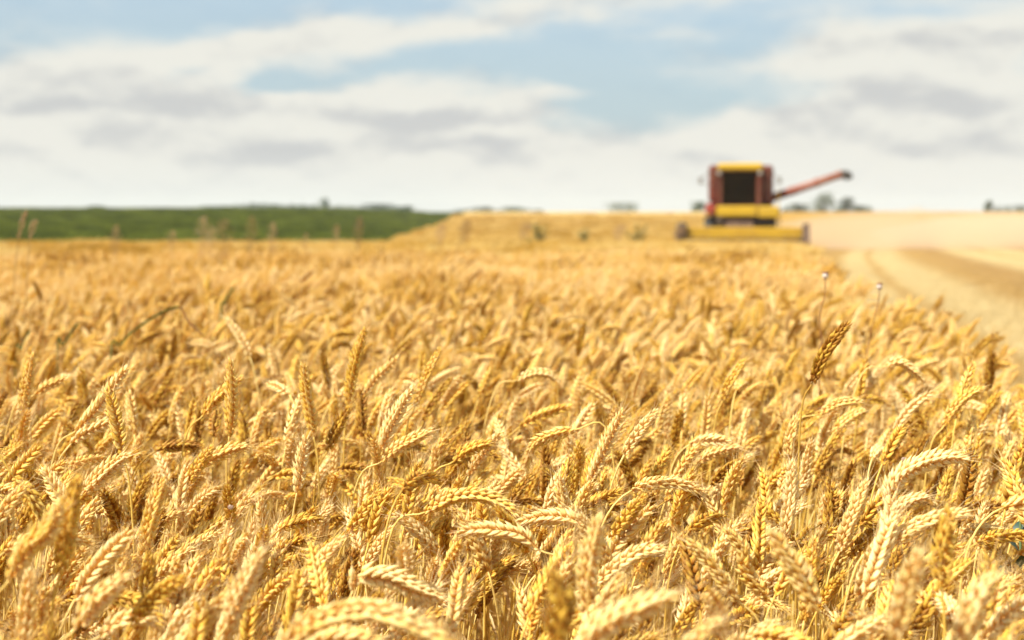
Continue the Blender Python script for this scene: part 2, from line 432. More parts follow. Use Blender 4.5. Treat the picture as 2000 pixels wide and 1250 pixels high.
def build_ear(E, TG, lod='hi', roll=0.0, r=None, fat=1.0, awn=1.0, side=(0, 1, 0)):
    """spikelets set left and right along the centre line E; returns ear and awn collectors"""
    r = r or random
    ear, awns = MB(), MB()
    seglen = np.linalg.norm(np.diff(E, axis=0), axis=1); S = np.concatenate([[0], np.cumsum(seglen)]); L = S[-1]
    TV, TQ, TT = HUSK[lod]
    step = .0047 if lod != 'low' else .0056
    n = int(L / step)
    HV = []; HC = []; cnt = 0; HQ = []
    for i in range(n + 1):
        t = i / n; s = t * L * .985
        p = np.array([np.interp(s, S, E[:, k]) for k in range(3)]); tan = unit([np.interp(s, S, TG[:, k]) for k in range(3)])
        B = np.asarray(side, float); B = unit(B - tan * (B @ tan)); N = np.cross(B, tan)
        tw = roll + .35 * math.sin(t * 2.2 + roll)
        a = math.cos(tw) * N + math.sin(tw) * B; b_ = -math.sin(tw) * N + math.cos(tw) * B
        sg = 1 if i % 2 else -1
        size = (.62 + .38 * min(1, t / .16)) * (1 - .42 * max(0, (t - .62) / .38) ** 1.3) * fat * (.92 if lod == 'mid' else 1.05 if lod == 'low' else 1.0)
        out = a * sg
        last = i == n
        if lod == 'hi': fl = [(-1, 1.0), (1, 1.0), (0, .9), (-1.75, .72), (1.75, .72)]
        elif lod == 'mid': fl = [(-1.2, 1.0), (1.2, 1.0), (0, .85)]
        else: fl = [(-.8, 1.35), (.8, 1.35)]
        for q, (f, sz) in enumerate(fl):
            j = lambda a_: (r.random() - .5) * a_
            if last: ang_o = .12 + j(.2)
            else: ang_o = (.44 if abs(f) < 1.5 else .60) + j(.26) + .10 * math.sin(t * 3 + roll * 2)
            ang_s = .34 * f * (.66 if abs(f) > 1.5 else 1) + j(.20)
            d = unit(tan * math.cos(ang_o) + out * math.sin(ang_o) + b_ * math.sin(ang_s))
            ln = .0136 * size * sz * (1 + j(.26)); wd = .00268 * size * (1 + j(.22)) * (1.0 if sz > .8 else .85); 
            if lod == 'low': wd *= 1.35
            fo = unit(out * .6 + b_ * (f * .55) + 1e-6 - d * ((out * .6 + b_ * (f * .55)) @ d)); sd_ = np.cross(d, fo)
            base = p + out * .0012 * size + b_ * f * .0017 * size + tan * (.001 * abs(f) * .5 if abs(f) < 1.5 else -.001) + (tan * .003 if f == 0 else 0)
            Vv = base + TV[:, :1] * fo * wd * .85 + TV[:, 1:2] * sd_ * wd + TV[:, 2:3] * d * ln
            HV.append(Vv); hc = np.zeros((len(TV), 3)); hc[:, 0] = .5; hc[:, 1] = r.random(); hc[:, 2] = TT; HC.append(hc)
            HQ.append(TQ + cnt); cnt += len(TV)
            if (lod == 'hi' and (r.random() < .45 or t > .8)) or (lod == 'mid' and q == 0 and i % 2 == 0):
                al = (.0028 + .004 * r.random() + (.011 * r.random() ** 1.5 if t > .55 else 0) + (.008 * r.random() if t > .85 else 0)) * awn
                tip = base + d * ln * .97 + fo * wd * .1
                e2 = unit(d + np.array([j(.35), j(.35), j(.35)])); w_ = .00030 if lod == 'hi' else .0005
                mid_ = tip + d * al * .5; end = mid_ + e2 * al * .5
                V3 = [tip + fo * w_, tip - fo * w_ + sd_ * w_, tip - sd_ * w_, mid_ + fo * w_ * .6, mid_ - fo * w_ * .6 + sd_ * w_ * .6, mid_ - sd_ * w_ * .6, end]
                awns.add(V3, [(0, 1, 4, 3), (1, 2, 5, 4), (2, 0, 3, 5)], [(3, 4, 6), (4, 5, 6), (5, 3, 6)], (.5, r.random(), .5))
    ear.add(np.vstack(HV), np.vstack(HQ), None, np.vstack(HC))
    if lod == 'hi':   # rachis
        tube(ear, E, np.linspace(.0014, .0007, len(E)), 5)
    return ear, awns

def leaf_strip(mb, base, az_, L, w_, up0, droop, r, seg=9, twist=1.5, m=0, fold=.25):
    """a ribbon leaf leaving a stem: rises, falls, twists"""
    p = np.array(base, float); th = up0; V = []; C = []
    h = np.array([math.cos(az_), math.sin(az_), 0]); s0 = np.array([-math.sin(az_), math.cos(az_), 0])
    for i in range(seg + 1):
        t = i / seg
        d = h * math.sin(th) + np.array([0, 0, 1]) * math.cos(th)
        nrm = np.cross(s0, d); tw = twist * t * t
        s = s0 * math.cos(tw) + nrm * math.sin(tw)
        ww = w_ * (1 - t ** 2.2) * min(1, .45 + t * 3)
        n2 = np.cross(s, d)
        V += [p - s * ww, p + n2 * ww * fold, p + s * ww]; C += [(.5, .5, t)] * 3
        p = p + d * L / seg; th += droop / seg * (1 + .5 * (r.random() - .5))
    Q = []
    for i in range(seg):
        a = i * 3; Q += [(a, a + 1, a + 4, a + 3), (a + 1, a + 2, a + 5, a + 4)]
    mb.add(V, Q, None, C, m)

def build_stalk(L, earL, th0, th1, lean, roll, seed, lod='hi', fat=1.0, awn=1.0, leaves=2):
    r = random.Random(seed)
    st, E, TG = stalk_curve(L, earL, th0, th1, lean, s_bend=.10 + .09 * r.random(), wob=2 * r.random(), n_stem=10 if lod == 'hi' else 4, n_ear=24 if lod == 'hi' else 10)
    ear, awns = build_ear(E, TG, lod, roll, r, fat, awn)
    stem = MB()
    seg = {'hi': 7, 'mid': 4, 'low': 3}[lod]
    rad = np.linspace(.0019, .00105, len(st)) * (1 if lod == 'hi' else 1.15)
    tube(stem, st, rad, seg)
    if lod == 'hi':   # nodes of the straw
        for zz in (.28, .52):
            k = zz * L; q = [np.interp(k + e_, np.linspace(0, L, len(st)), st[:, c_]) for e_ in (0,) for c_ in range(3)]
            q = np.array(q); tube(stem, [q - [0, 0, .004], q - [0, 0, .0015], q + [0, 0, .0015], q + [0, 0, .004]], [.0017, .0027, .0027, .0017], 7, C=(.25, .3, .5))
    lv = []
    for k in range(leaves):
        l = MB(); hz_ = (.22 + .20 * k + .10 * r.random()) * L
        q = [np.interp(hz_, np.linspace(0, L, len(st)), st[:, c_]) for c_ in range(3)]
        leaf_strip(l, q, r.random() * 6.28, .13 + .10 * r.random(), .0021 + .0013 * r.random(), .25 + .3 * r.random(), 1.9 + 1.1 * r.random(), r, seg=9 if lod == 'hi' else 4, twist=3 * (r.random() - .3))
        lv.append(l)
    return dict(stem=stem, ear=ear, awns=awns, leaves=lv, E=E)

# the habits seen in the field: upright, leaning, nodding, arched
HABITS = [(4, 10), (7, 20), (12, 26), (16, 40), (22, 46), (26, 58), (32, 50), (40, 64), (30, 42), (46, 82), (34, 56), (66, 118), (14, 22), (70, 100), (18, 34), (10, 4), (50, 70), (38, 60), (26, 36), (24, 36)]
PROTO = []
for i, (a, b_) in enumerate(HABITS):
    r = random.Random(100 + i)
    earL = .056 + .028 * r.random()
    L = .735 - earL * math.cos(R((a + b_) / 2)) * .55 - .02 + .05 * (r.random() - .5)
    if b_ > 90: L += .015
    PROTO.append(build_stalk(L, earL, a, b_, 1 + 3 * r.random(), r.random() * math.pi, 500 + i, 'hi', fat=.80 + .26 * r.random(), awn=.7 + 1.1 * r.random(), leaves=2 if i % 3 else 1))
    PROTO[-1]['habit'] = (a, b_)

MEANS = 'wheat_protos'
def hidden_collection(name, objs):
    c = bpy.data.collections.new(name)
    for o in objs: c.objects.link(o)
    return c
def proto_obj(mb_mesh, name):
    return bpy.data.objects.new(name, mb_mesh)
protos = []
for i, p in enumerate(PROTO):
    j = MB(); j.join(p['stem'], off=0); j.join(p['ear'], off=1); j.join(p['awns'], off=2)
    for l in p['leaves']: j.join(l, off=3)
    protos.append(proto_obj(j.mesh('wheat_plant_full', [M['stem'], M['ear'], M['awn'], M['leaf']]), f'p{i:02d}'))
c_near = hidden_collection('near_stalks', protos)

def patch(seed, lod, size, dens, nv=14, short=1.0):
    """a square of standing wheat in one mesh, each stalk with a tone of its own"""
    r = random.Random(seed); nr = np.random.default_rng(seed)
    kinds = []
    for k in range(nv):
        a, b_ = HABITS[r.randrange(len(HABITS))]; earL = .056 + .028 * r.random()
        L = .735 - earL * math.cos(R((a + b_) / 2)) * .55 - .02
        kinds.append(build_stalk(L, earL, a, b_, 1 + 3 * r.random(), r.random() * 3.14, seed * 77 + k, lod, leaves=1 if lod == 'mid' else 0))
    mb = MB(); n = int(math.sqrt(dens) * size)
    for ix in range(n):
        for iy in range(n):
            k = r.choice(kinds)
            x_ = (ix + .5 + (r.random() - .5) * .95) / n * size - size / 2; y_ = (iy + .5 + (r.random() - .5) * .95) / n * size - size / 2
            ph = lean_azimuth(r); sc = 1 + r.gauss(0, .045)
            c, s = math.cos(ph) * sc, math.sin(ph) * sc
            m4 = np.eye(4); m4[:3, :3] = [[c, -s, 0], [s, c, 0], [0, 0, sc]]; m4[:3, 3] = (x_, y_, 0)
            tone = (.60 if lod == 'mid' else .5) + (r.random() - .5) * .9
            mb.join(k['stem'], m4, tone, 0); mb.join(k['ear'], m4, tone, 1)
            if lod == 'mid':
                mb.join(k['awns'], m4, tone, 2)
                for l in k['leaves']: mb.join(l, m4, tone, 3)
    return mb
def lean_azimuth(r):
    return r.gauss(0.0, .85) if r.random() < .78 else r.random() * 2 * math.pi
mid_p = [proto_obj(patch(31 + i, 'mid', .6, 520).mesh('wheat_patch_mid', [M['stem'], M['ear'], M['awn'], M['leaf']]), f'm{i:02d}') for i in range(4)]
low_p = [proto_obj(patch(61 + i, 'low', 1.0, 470).mesh('wheat_patch_low', [M['stem'], M['ear_far'], M['awn'], M['leaf']]), f'l{i:02d}') for i in range(3)]
c_mid = hidden_collection('mid_patches', mid_p); c_low = hidden_collection('low_patches', low_p)

def scatter(name, batches):
    """one object: geometry nodes put a collection's members on stored points. batches: (points, rotations, scales, index, collection)"""
    V = []; rot = []; sc = []; idx = []; bat = []
    for k, (p_, r_, s_, i_, c_) in enumerate(batches):
        V.append(p_); rot.append(r_); sc.append(s_); idx.append(i_); bat.append(np.full(len(p_), k))
    V = np.vstack(V); rot = np.vstack(rot); sc = np.vstack(sc); idx = np.concatenate(idx); bat = np.concatenate(bat)
    me = bpy.data.meshes.new(name); me.vertices.add(len(V)); me.vertices.foreach_set('co', V.astype(np.float32).ravel())
    for nm, typ, d, key in (('rot', 'FLOAT_VECTOR', rot, 'vector'), ('scl', 'FLOAT_VECTOR', sc, 'vector'), ('idx', 'INT', idx, 'value'), ('bat', 'INT', bat, 'value')):
        a_ = me.attributes.new(nm, typ, 'POINT')
        a_.data.foreach_set(key, (d.astype(np.float32) if typ != 'INT' else d.astype(np.int32)).ravel())
    o = bpy.data.objects.new(name, me); link(o)
    ng = bpy.data.node_groups.new(name + '_growth', 'GeometryNodeTree')
    ng.interface.new_socket('Geometry', in_out='INPUT', socket_type='NodeSocketGeometry'); ng.interface.new_socket('Geometry', in_out='OUTPUT', socket_type='NodeSocketGeometry')
    N = ng.nodes; Lk = ng.links
    gi = N.new('NodeGroupInput'); go = N.new('NodeGroupOutput'); jn = N.new('GeometryNodeJoinGeometry')
    def attr(nm, typ):
        a_ = N.new('GeometryNodeInputNamedAttribute'); a_.data_type = typ; a_.inputs[0].default_value = nm; return a_.outputs[0]
    for k, bt in enumerate(batches):
        sp = N.new('GeometryNodeInstanceOnPoints'); ci = N.new('GeometryNodeCollectionInfo')
        ci.inputs[0].default_value = bt[4]; ci.inputs[1].default_value = True; ci.inputs[2].default_value = True
        cmp = N.new('FunctionNodeCompare'); cmp.data_type = 'INT'; cmp.operation = 'EQUAL'
        Lk.new(attr('bat', 'INT'), cmp.inputs[2]); cmp.inputs[3].default_value = k
        Lk.new(gi.outputs[0], sp.inputs['Points']); Lk.new(cmp.outputs[0], sp.inputs['Selection']); Lk.new(ci.outputs[0], sp.inputs['Instance'])
        sp.inputs['Pick Instance'].default_value = True
        Lk.new(attr('idx', 'INT'), sp.inputs['Instance Index']); 
        e2r = N.new('FunctionNodeEulerToRotation'); Lk.new(attr('rot', 'FLOAT_VECTOR'), e2r.inputs[0]); Lk.new(e2r.outputs[0], sp.inputs['Rotation'])
        Lk.new(attr('scl', 'FLOAT_VECTOR'), sp.inputs['Scale']); Lk.new(sp.outputs[0], jn.inputs[0])
    Lk.new(jn.outputs[0], go.inputs[0])
    md = o.modifiers.new('growth', 'NODES'); md.node_group = ng
    return o

# ------------------------------------------------------------------ wheat: hero stalks traced from the photo
# (ear pixels base -> tip, distance of base, distance of tip, tone, fatness, look)
HERO = [
    ([(1588, 745), (1605, 700), (1628, 665), (1652, 636)], 1.95, 1.93, .10, 1.2, 'dark brown wheat ear standing tall above the crop on a long bare straw'),
    ([(680, 790), (686, 740), (697, 690), (712, 645)], 2.25, 2.25, .38, 1.0, None),
    ([(812, 792), (826, 750), (842, 715), (858, 684)], 2.3, 2.3, .5, .95, None),
    ([(706, 778), (732, 740), (752, 722), (775, 700)], 2.5, 2.5, .7, .95, None),
    ([(1012, 742), (1040, 728), (1070, 730), (1088, 742)], 2.55, 2.55, .85, 1.0, None),
    ([(832, 1000), (880, 972), (935, 966), (985, 985), (1008, 1008)], 1.62, 1.60, .55, 1.05, None),
    ([(1150, 940), (1172, 895), (1192, 850), (1215, 805)], 1.95, 1.95, .8, 1.05, None),
    ([(1120, 840), (1085, 848), (1050, 862), (1035, 880)], 2.05, 2.05, .55, 1.0, None),
    ([(640, 880), (652, 850), (668, 818), (682, 796)], 2.12, 2.12, .15, .95, None),
    ([(742, 880), (760, 835), (782, 795), (803, 762)], 2.0, 2.0, .95, 1.1, None),
    ([(748, 900), (782, 870), (812, 855), (838, 842)], 1.95, 1.95, .7, 1.0, None),
    ([(448, 850), (452, 800), (452, 755), (450, 708)], 2.02, 2.02, .55, 1.05, None),
    ([(398, 810), (420, 780), (446, 758), (470, 740)], 2.1, 2.1, .45, 1.05, None),
    ([(150, 840), (190, 795), (215, 760), (245, 722)], 2.05, 2.05, .8, 1.15, None),
    ([(240, 890), (232, 850), (222, 800), (212, 765)], 1.75, 1.75, .45, 1.05, None),
    ([(1733, 985), (1752, 935), (1800, 905), (1850, 893), (1882, 896)], 1.62, 1.62, .92, 1.15, None),
    ([(1740, 1062), (1780, 1032), (1830, 1012), (1882, 1002)], 1.50, 1.50, .85, 1.1, None),
    ([(1532, 1058), (1538, 1010), (1545, 960), (1546, 908)], 1.68, 1.68, 1.0, 1.1, None),
    ([(1545, 905), (1540, 870), (1548, 840), (1552, 820)], 2.0, 2.0, .75, 1.05, None),
    ([(1640, 1075), (1655, 1030), (1675, 985), (1690, 945)], 1.6, 1.6, .8, 1.05, None),
    ([(1500, 1170), (1455, 1115), (1455, 1080), (1425, 1040)], 1.5, 1.5, .6, 1.0, None),
    ([(1438, 1170), (1410, 1130), (1380, 1090), (1350, 1062)], 1.42, 1.42, .65, 1.0, None),
    ([(690, 1150), (700, 1125), (760, 1128), (810, 1150), (858, 1166)], 1.36, 1.36, .9, 1.15, None),
    ([(1165, 1140), (1205, 1105), (1245, 1080), (1290, 1072)], 1.48, 1.48, .85, 1.1, None),
    ([(1150, 1215), (1145, 1150), (1152, 1085), (1168, 1015)], 1.22, 1.22, .75, 1.05, None),
    ([(285, 1075), (290, 1030), (302, 985), (318, 945)], 1.5, 1.5, .55, 1.05, None),
    ([(160, 965), (185, 940), (215, 912), (245, 890)], 1.7, 1.7, .85, 1.1, None),
    ([(1140, 1060), (1120, 1010), (1100, 985), (1092, 935)], 1.72, 1.72, .8, 1.05, None),
    ([(1145, 1065), (1125, 1020), (1070, 1010), (1020, 1018)], 1.58, 1.58, .8, 1.05, None),
    ([(1050, 1072), (1015, 1045), (960, 1035), (905, 1036)], 1.52, 1.52, .82, 1.05, None),
    ([(1412, 780), (1420, 755), (1435, 730), (1452, 706)], 2.35, 2.35, .45, 1.0, None),
    ([(1600, 808), (1630, 790), (1655, 784), (1682, 784)], 2.25, 2.25, .65, .95, None),
    ([(1845, 830), (1862, 800), (1885, 775), (1915, 758)], 2.2, 2.2, .5, 1.0, None),
    ([(1732, 715), (1755, 706), (1782, 722), (1802, 742)], 2.4, 2.4, .85, .95, None),
    ([(1595, 1190), (1560, 1120), (1530, 1080), (1512, 1045)], 1.22, 1.22, .7, 1.1, None),
    ([(560, 1260), (610, 1215), (690, 1192), (760, 1200), (840, 1235), (870, 1262)], 1.02, 1.0, .7, 1.1, None),
    ([(1130, 1262), (1190, 1215), (1240, 1190), (1305, 1165)], 1.0, 1.0, .85, 1.1, None),
    ([(445, 1215), (465, 1165), (485, 1125), (510, 1082)], 1.2, 1.2, .95, 1.0, None),
    ([(150, 1225), (178, 1185), (205, 1158), (238, 1130)], 1.15, 1.15, .85, 1.05, None),
    ([(200, 1240), (225, 1218), (255, 1208), (290, 1210)], 1.25, 1.25, .9, 1.05, None),
    ([(20, 1130), (50, 1075), (90, 1040), (115, 990)], 1.18, 1.18, .6, 1.05, None),
    ([(30, 935), (55, 965), (72, 1000), (80, 1030)], 1.5, 1.5, .35, 1.0, None),
    ([(118, 1120), (128, 1060), (135, 1000), (150, 940)], 1.2, 1.2, .3, 1.0, None),
    ([(1085, 1262), (1090, 1220), (1098, 1180), (1085, 1130)], .95, .95, .15, 1.0, None),
    ([(1840, 1150), (1838, 1090), (1850, 1040), (1852, 1000)], 1.25, 1.25, .35, 1.0, None),
    ([(1870, 1262), (1890, 1215), (1905, 1170), (1935, 1130)], 1.02, 1.02, .85, 1.1, None),
    ([(1760, 1210), (1765, 1165), (1778, 1130), (1790, 1095)], 1.3, 1.3, .9, 1.1, None),
    ([(580, 960), (585, 925), (590, 890), (595, 860)], 1.85, 1.85, .9, 1.0, None),
    ([(612, 850), (606, 810), (598, 770), (592, 715)], 2.1, 2.1, .5, 1.0, None),
    ([(888, 900), (905, 885), (930, 872), (955, 866)], 1.95, 1.95, .35, .95, None),
    ([(70, 770), (90, 755), (105, 748), (125, 740)], 2.35, 2.35, .7, .95, None),
    ([(45, 810), (48, 770), (55, 735), (62, 695)], 2.2, 2.2, .55, 1.0, None),
]
def catmull(pts, n):
    pts = [np.array(p) for p in pts]; P_ = [2 * pts[0] - pts[1]] + pts + [2 * pts[-1] - pts[-2]]
    out = []; m_ = len(pts) - 1
    for k in range(n + 1):
        u_ = k / n * m_; i = min(int(u_), m_ - 1); t_ = u_ - i
        a, b__, c, d = P_[i:i + 4]
        out.append(.5 * ((2 * b__) + (-a + c) * t_ + (2 * a - 5 * b__ + 4 * c - d) * t_ ** 2 + (-a + 3 * b__ - 3 * c + d) * t_ ** 3))
    return np.array(out)
STALKS = []   # every single stalk: dict(parts=[(name, mesh, sub)], loc, rot, scale, tone, ear centre, tip, base)
def hero(spec, k):
    pix, d0, d1, tone, fat, label = spec
    r = random.Random(900 + k); n = len(pix)
    pts = [tuple(P(px, py, d0 + (d1 - d0) * i / (n - 1))) for i, (px, py) in enumerate(pix)]
    E = catmull(pts, 24); TG = np.gradient(E, axis=0); TG /= np.linalg.norm(TG, axis=1)[:, None]
    ear, awns = build_ear(E, TG, 'hi', r.random() * .9 + .1, r, fat * 1.0, .8 + r.random(), side=(0, 1, 0))
    b0 = E[0]; t0 = TG[0]
    # the straw comes up from the ground and turns into the ear's line
    gx = b0[0] - t0[0] * .10 - .03 * (r.random() - .3); root = np.array([gx, b0[1] + .02 * (r.random() - .5), float(gz(gx, b0[1]))])
    neck = b0 - t0 * .05 + np.array([0, 0, -.012 if t0[2] < .3 else 0])
    mid_ = np.array([gx * .55 + neck[0] * .45, b0[1], neck[2] - .17]) if neck[2] > .3 else (root + neck) / 2
    low_ = root * .6 + mid_ * .4
    st = catmull([tuple(root), tuple(low_), tuple(mid_), tuple(neck), tuple(b0)], 22)
    stem = MB(); tube(stem, st, np.linspace(.0019, .0011, len(st)), 7)
    lv = []
    for q in range(1 + k % 2):
        l = MB(); leaf_strip(l, st[6 + 4 * q], r.random() * 6.28, .15 + .08 * r.random(), .005, .4, 2.2, r, twist=2 * r.random()); lv.append(l)
    off = root.copy()
    def rebase(mb): mb.V = [v - off for v in mb.V]; return mb
    parts = dict(stem=rebase(stem).mesh('straw', M['stem']), ear=rebase(ear).mesh('ear', M['ear']), awns=rebase(awns).mesh('awns', M['awn']), leaves=[rebase(l).mesh('leaf', M['leaf']) for l in lv])
    bend = math.degrees(math.acos(np.clip(TG[-1][2], -1, 1)))
    STALKS.append(dict(parts=parts, loc=tuple(root), rz=0, tilt=(0, 0), sc=1, tone=tone, c=E[12], base=E[0], tip=E[-1], bend=bend, label=label, hero=True))
for k, s_ in enumerate(HERO): hero(s_, k)
hero_xy = [(s_['c'][0], s_['c'][1]) for s_ in STALKS]

# ------------------------------------------------------------------ wheat: the standing crop
pm = [dict(stem=p['stem'].mesh('straw', M['stem']), ear=p['ear'].mesh('ear', M['ear']), awns=p['awns'].mesh('awns', M['awn']), leaves=[l.mesh('leaf', M['leaf']) for l in p['leaves']]) for p in PROTO]
pr = random.Random(77)
cand = []
sp = .0415
NEAR_Y = 6.2
yy = -1.0
while yy < NEAR_Y:
    half = .36 * max(yy, 0) * 1.12 + 1.5
    xx = -half
    while xx < min(half, right_edge(yy) + .05):
        x_ = xx + (pr.random() - .5) * sp * .95; y_ = yy + (pr.random() - .5) * sp * .95
        k = pr.randrange(len(PROTO)); ph = lean_azimuth(pr); sc = 1 + pr.gauss(0, .06); tx, ty = pr.gauss(0, .05), pr.gauss(.03, .05)
        tone = pr.random()
        if pr.random() < .90 - .55 * (math.sin(x_ * 9 + 2 * math.sin(y_ * 7)) * math.sin(y_ * 11 + 1.3) > .55) and not (-.25 < y_ < .45 and abs(x_) < .3 and sc > 1.04):
            cand.append((x_, y_, k, ph, sc, tx, ty, tone))
        xx += sp
    yy += sp
from mathutils import Euler
def place(c):
    x_, y_, k, ph, sc, tx, ty, tone = c
    Rm = np.array(Euler((tx, ty, ph), 'XYZ').to_matrix()) * sc
    # tilt is applied after the turn, so the lean keeps with the wind
    Rm = np.array((Euler((tx, ty, 0)).to_matrix() @ Euler((0, 0, ph)).to_matrix())) * sc
    E = PROTO[k]['E'] @ Rm.T + np.array([x_, y_, float(gz(x_, y_))])
    eul = (Euler((tx, ty, 0)).to_matrix() @ Euler((0, 0, ph)).to_matrix()).to_euler('XYZ')
    return E, eul
inview = []; rest_ = []
for c in cand:
    if c[1] < 0.35 or c[1] > 2.6: rest_.append(c); continue
    E, eul = place(c)
    a = to_px(*E[0]); b_ = to_px(*E[12]); d = to_px(*E[-1])
    vis = sum(1 for q in (a, b_, d) if 15 < q[0] < 1985 and q[1] < 1240)
    if vis >= 1: inview.append((b_[2], c, E, eul))
    else: rest_.append(c)
inview.sort(key=lambda q: q[0])
N_SINGLE = 300 - len(HERO)
hero_c = np.array([s_['c'] for s_ in STALKS])
def blocks_hero(E):
    """a random stalk standing right in front of a traced one"""
    q = to_px(*E[12])
    for s_ in STALKS[:len(HERO)]:
        h = to_px(*s_['c'])
        if abs(q[0] - h[0]) < 60 and abs(q[1] - h[1]) < 60 and q[2] < h[2] and s_['c'][1] > 1.3: return True
    return False
inview = [q for q in inview if not blocks_hero(q[2])]
for f, c, E, eul in inview[:N_SINGLE]:
    STALKS.append(dict(parts=pm[c[2]], loc=(c[0], c[1], float(gz(c[0], c[1]))), eul=eul, sc=c[4], tone=c[7], c=E[12], base=E[0], tip=E[-1],
                       bend=math.degrees(math.acos(np.clip(unit(E[-1] - E[-3])[2], -1, 1))), label=None, hero=False))
rest_ += [q[1] for q in inview[N_SINGLE:]]

# singling labels: tone, habit, where it stands in the row of those most like it
def words(s_):
    t_ = s_['tone']; tone = 'brown' if t_ < .18 else 'dark golden' if t_ < .40 else 'golden' if t_ < .68 else 'pale golden' if t_ < .88 else 'whitish straw'
    a = to_px(*s_['base']); b__ = to_px(*s_['tip']); dx = b__[0] - a[0]; dy = a[1] - b__[1]
    b = s_['bend']
    if b > 112: pose = 'hooked over and hanging'
    elif dy < -8: pose = 'drooping'
    elif abs(dx) < .28 * abs(dy): pose = 'upright'
    elif abs(dx) < 1.1 * abs(dy): pose = 'slanting'
    else: pose = 'nearly level'
    sidew = '' if pose == 'upright' else (' right' if dx > 0 else ' left')
    c_ = to_px(*s_['c']); 
    col = ['far left', 'left', 'centre left', 'centre', 'centre right', 'right', 'far right'][int(np.clip(c_[0] / 2000 * 7, 0, 6))]
    row = 'bottom edge' if c_[1] > 1150 else 'low foreground' if c_[1] > 1000 else 'behind front stalks'
    return tone, pose, sidew, col, row, c_
buck = {}
for s_ in STALKS:
    if s_['label']: continue
    w_ = words(s_); key = w_[:5]; buck.setdefault(key, []).append((w_[5][0], s_))
ORD = ['leftmost', 'second from left', 'third from left', 'fourth from left', 'fifth from left', 'sixth from left', 'seventh from left', 'eighth from left', 'ninth from left', 'tenth from left']
for key, L_ in buck.items():
    L_.sort(key=lambda q: q[0]); tone, pose, sidew, col, row = key
    for i, (_, s_) in enumerate(L_):
        base = f'{tone} wheat ear {pose}{sidew}, {col}, {row}'
        s_['label'] = base if len(L_) == 1 else f'{base}, {ORD[min(i, 9)]}'
for s_ in STALKS:
    root = bpy.data.objects.new('wheat_stalk', None); root.empty_display_size = .05; link(root)
    root.location = s_['loc']; root.scale = (s_['sc'],) * 3
    if 'eul' in s_: root.rotation_euler = s_['eul']
    tag(root, s_['label'], 'wheat stalk', 'ripe wheat stalks in the foreground')
    cc = (s_['tone'], 0, 0, 1)
    def part(nm, me, par):
        o_ = bpy.data.objects.new(nm, me); o_.color = cc; return link(o_, par)
    part('stem', s_['parts']['stem'], root)
    e_ = part('ear', s_['parts']['ear'], root); part('awn', s_['parts']['awns'], e_)
    for l in s_['parts']['leaves']: part('leaf', l, root)

def pack(c):
    E, eul = None, (Euler((c[5], c[6], 0)).to_matrix() @ Euler((0, 0, c[3])).to_matrix()).to_euler('XYZ')
    return (c[0], c[1], float(gz(c[0], c[1]))), tuple(eul), (c[4],) * 3, c[2]
pk = [pack(c) for c in rest_]
near_b = (np.array([q[0] for q in pk]), np.array([q[1] for q in pk]), np.array([q[2] for q in pk]), np.array([q[3] for q in pk]), c_near)

def patches(size, y0, y1, nk, coll, seed, inside, rough=0.0):
    nr = np.random.default_rng(seed); pts = []
    for y_ in np.arange(y0 + size / 2, y1, size):
        half = .36 * abs(y_) * 1.08 + 2.5
        for x_ in np.arange(-half, half, size):
            if inside(x_, y_): pts.append((x_ + nr.uniform(-.12, .12) * size, y_ + nr.uniform(-.12, .12) * size))
    pts = np.array(pts); n_ = len(pts); z_ = gz(pts[:, 0], pts[:, 1])
    rot = np.zeros((n_, 3)); rot[:, 2] = nr.normal(0, .3, n_) 
    sc = np.ones((n_, 3)); sc[:, 2] = (nr.normal(1, .05, n_) + rough * sstep(pts[:, 1], 55, 90) * (nr.normal(0, 1, n_) + 1.2 * np.sin(pts[:, 0] * .9 + 2 * np.sin(pts[:, 1] * .13)))) * (1 - .20 * sstep(pts[:, 1], 30, 60) * (1 - sstep(pts[:, 1], 64, 90)))
    return np.c_[pts, z_], rot, sc, nr.integers(0, nk, n_), coll
def in_wheat(m_):
    def f(x_, y_):
        re = right_edge(y_) - (6.1 if y_ > 64 else 0)
        return x_ + m_ < re and x_ - m_ > float(left_edge(np.array(y_)))
    return f
mid_b = patches(.6, NEAR_Y, 20, 4, c_mid, 3, in_wheat(.28))
low_b = patches(1.0, 20, 230, 3, c_low, 4, in_wheat(.45), .10)
wf = scatter('wheat_field', [near_b, mid_b, low_b])
tag(wf, 'dense ripe golden wheat standing across the whole field', 'wheat', kind='stuff')
# ------------------------------------------------------------------ stubble
ms, t = material('stubble_straw')
pos, x, y, u, st = ground_colour(t)
at = t.new('ShaderNodeAttribute'); at.attribute_name = 'vc'; vg = t.xyz(at.outputs['Vector'])[1]
c = t.mix(t.m('MULTIPLY', vg, .22), st, (.78, .62, .32))
b = t.new('ShaderNodeBsdfPrincipled'); t.put(b.inputs['Base Color'], c); b.inputs['Roughness'].default_value = .6
o = t.new('ShaderNodeOutputMaterial'); t.link(b.outputs[0], o.inputs[0])
def stubble_patch(seed, size=1.0):
    r = random.Random(seed); mb = MB()
    for row in range(8):
        for k in range(46):
            x_ = (row + .5) / 8 * size - size / 2 + r.gauss(0, .012); y_ = r.uniform(-.5, .5) * size; h = r.uniform(.08, .17)
            a = np.array([x_, y_, 0]); b_ = a + [r.gauss(0, .02), r.gauss(0, .02), h]
            tube(mb, [a, b_], [.0022, .002], 3, C=(.5, r.random(), .5))
    for k in range(240):
        a = np.array([r.uniform(-.5, .5) * size, r.uniform(-.5, .5) * size, r.uniform(.01, .11)]); th = r.random() * 6.28; l = r.uniform(.06, .22)
        b_ = a + [math.cos(th) * l, math.sin(th) * l, r.gauss(0, .02)]
        tube(mb, [a, b_], [.0021, .002], 3, C=(.5, r.random(), .5))
    return mb
sp_ = [proto_obj(stubble_patch(s).mesh('stubble_patch', ms), f's{s}') for s in range(3)]
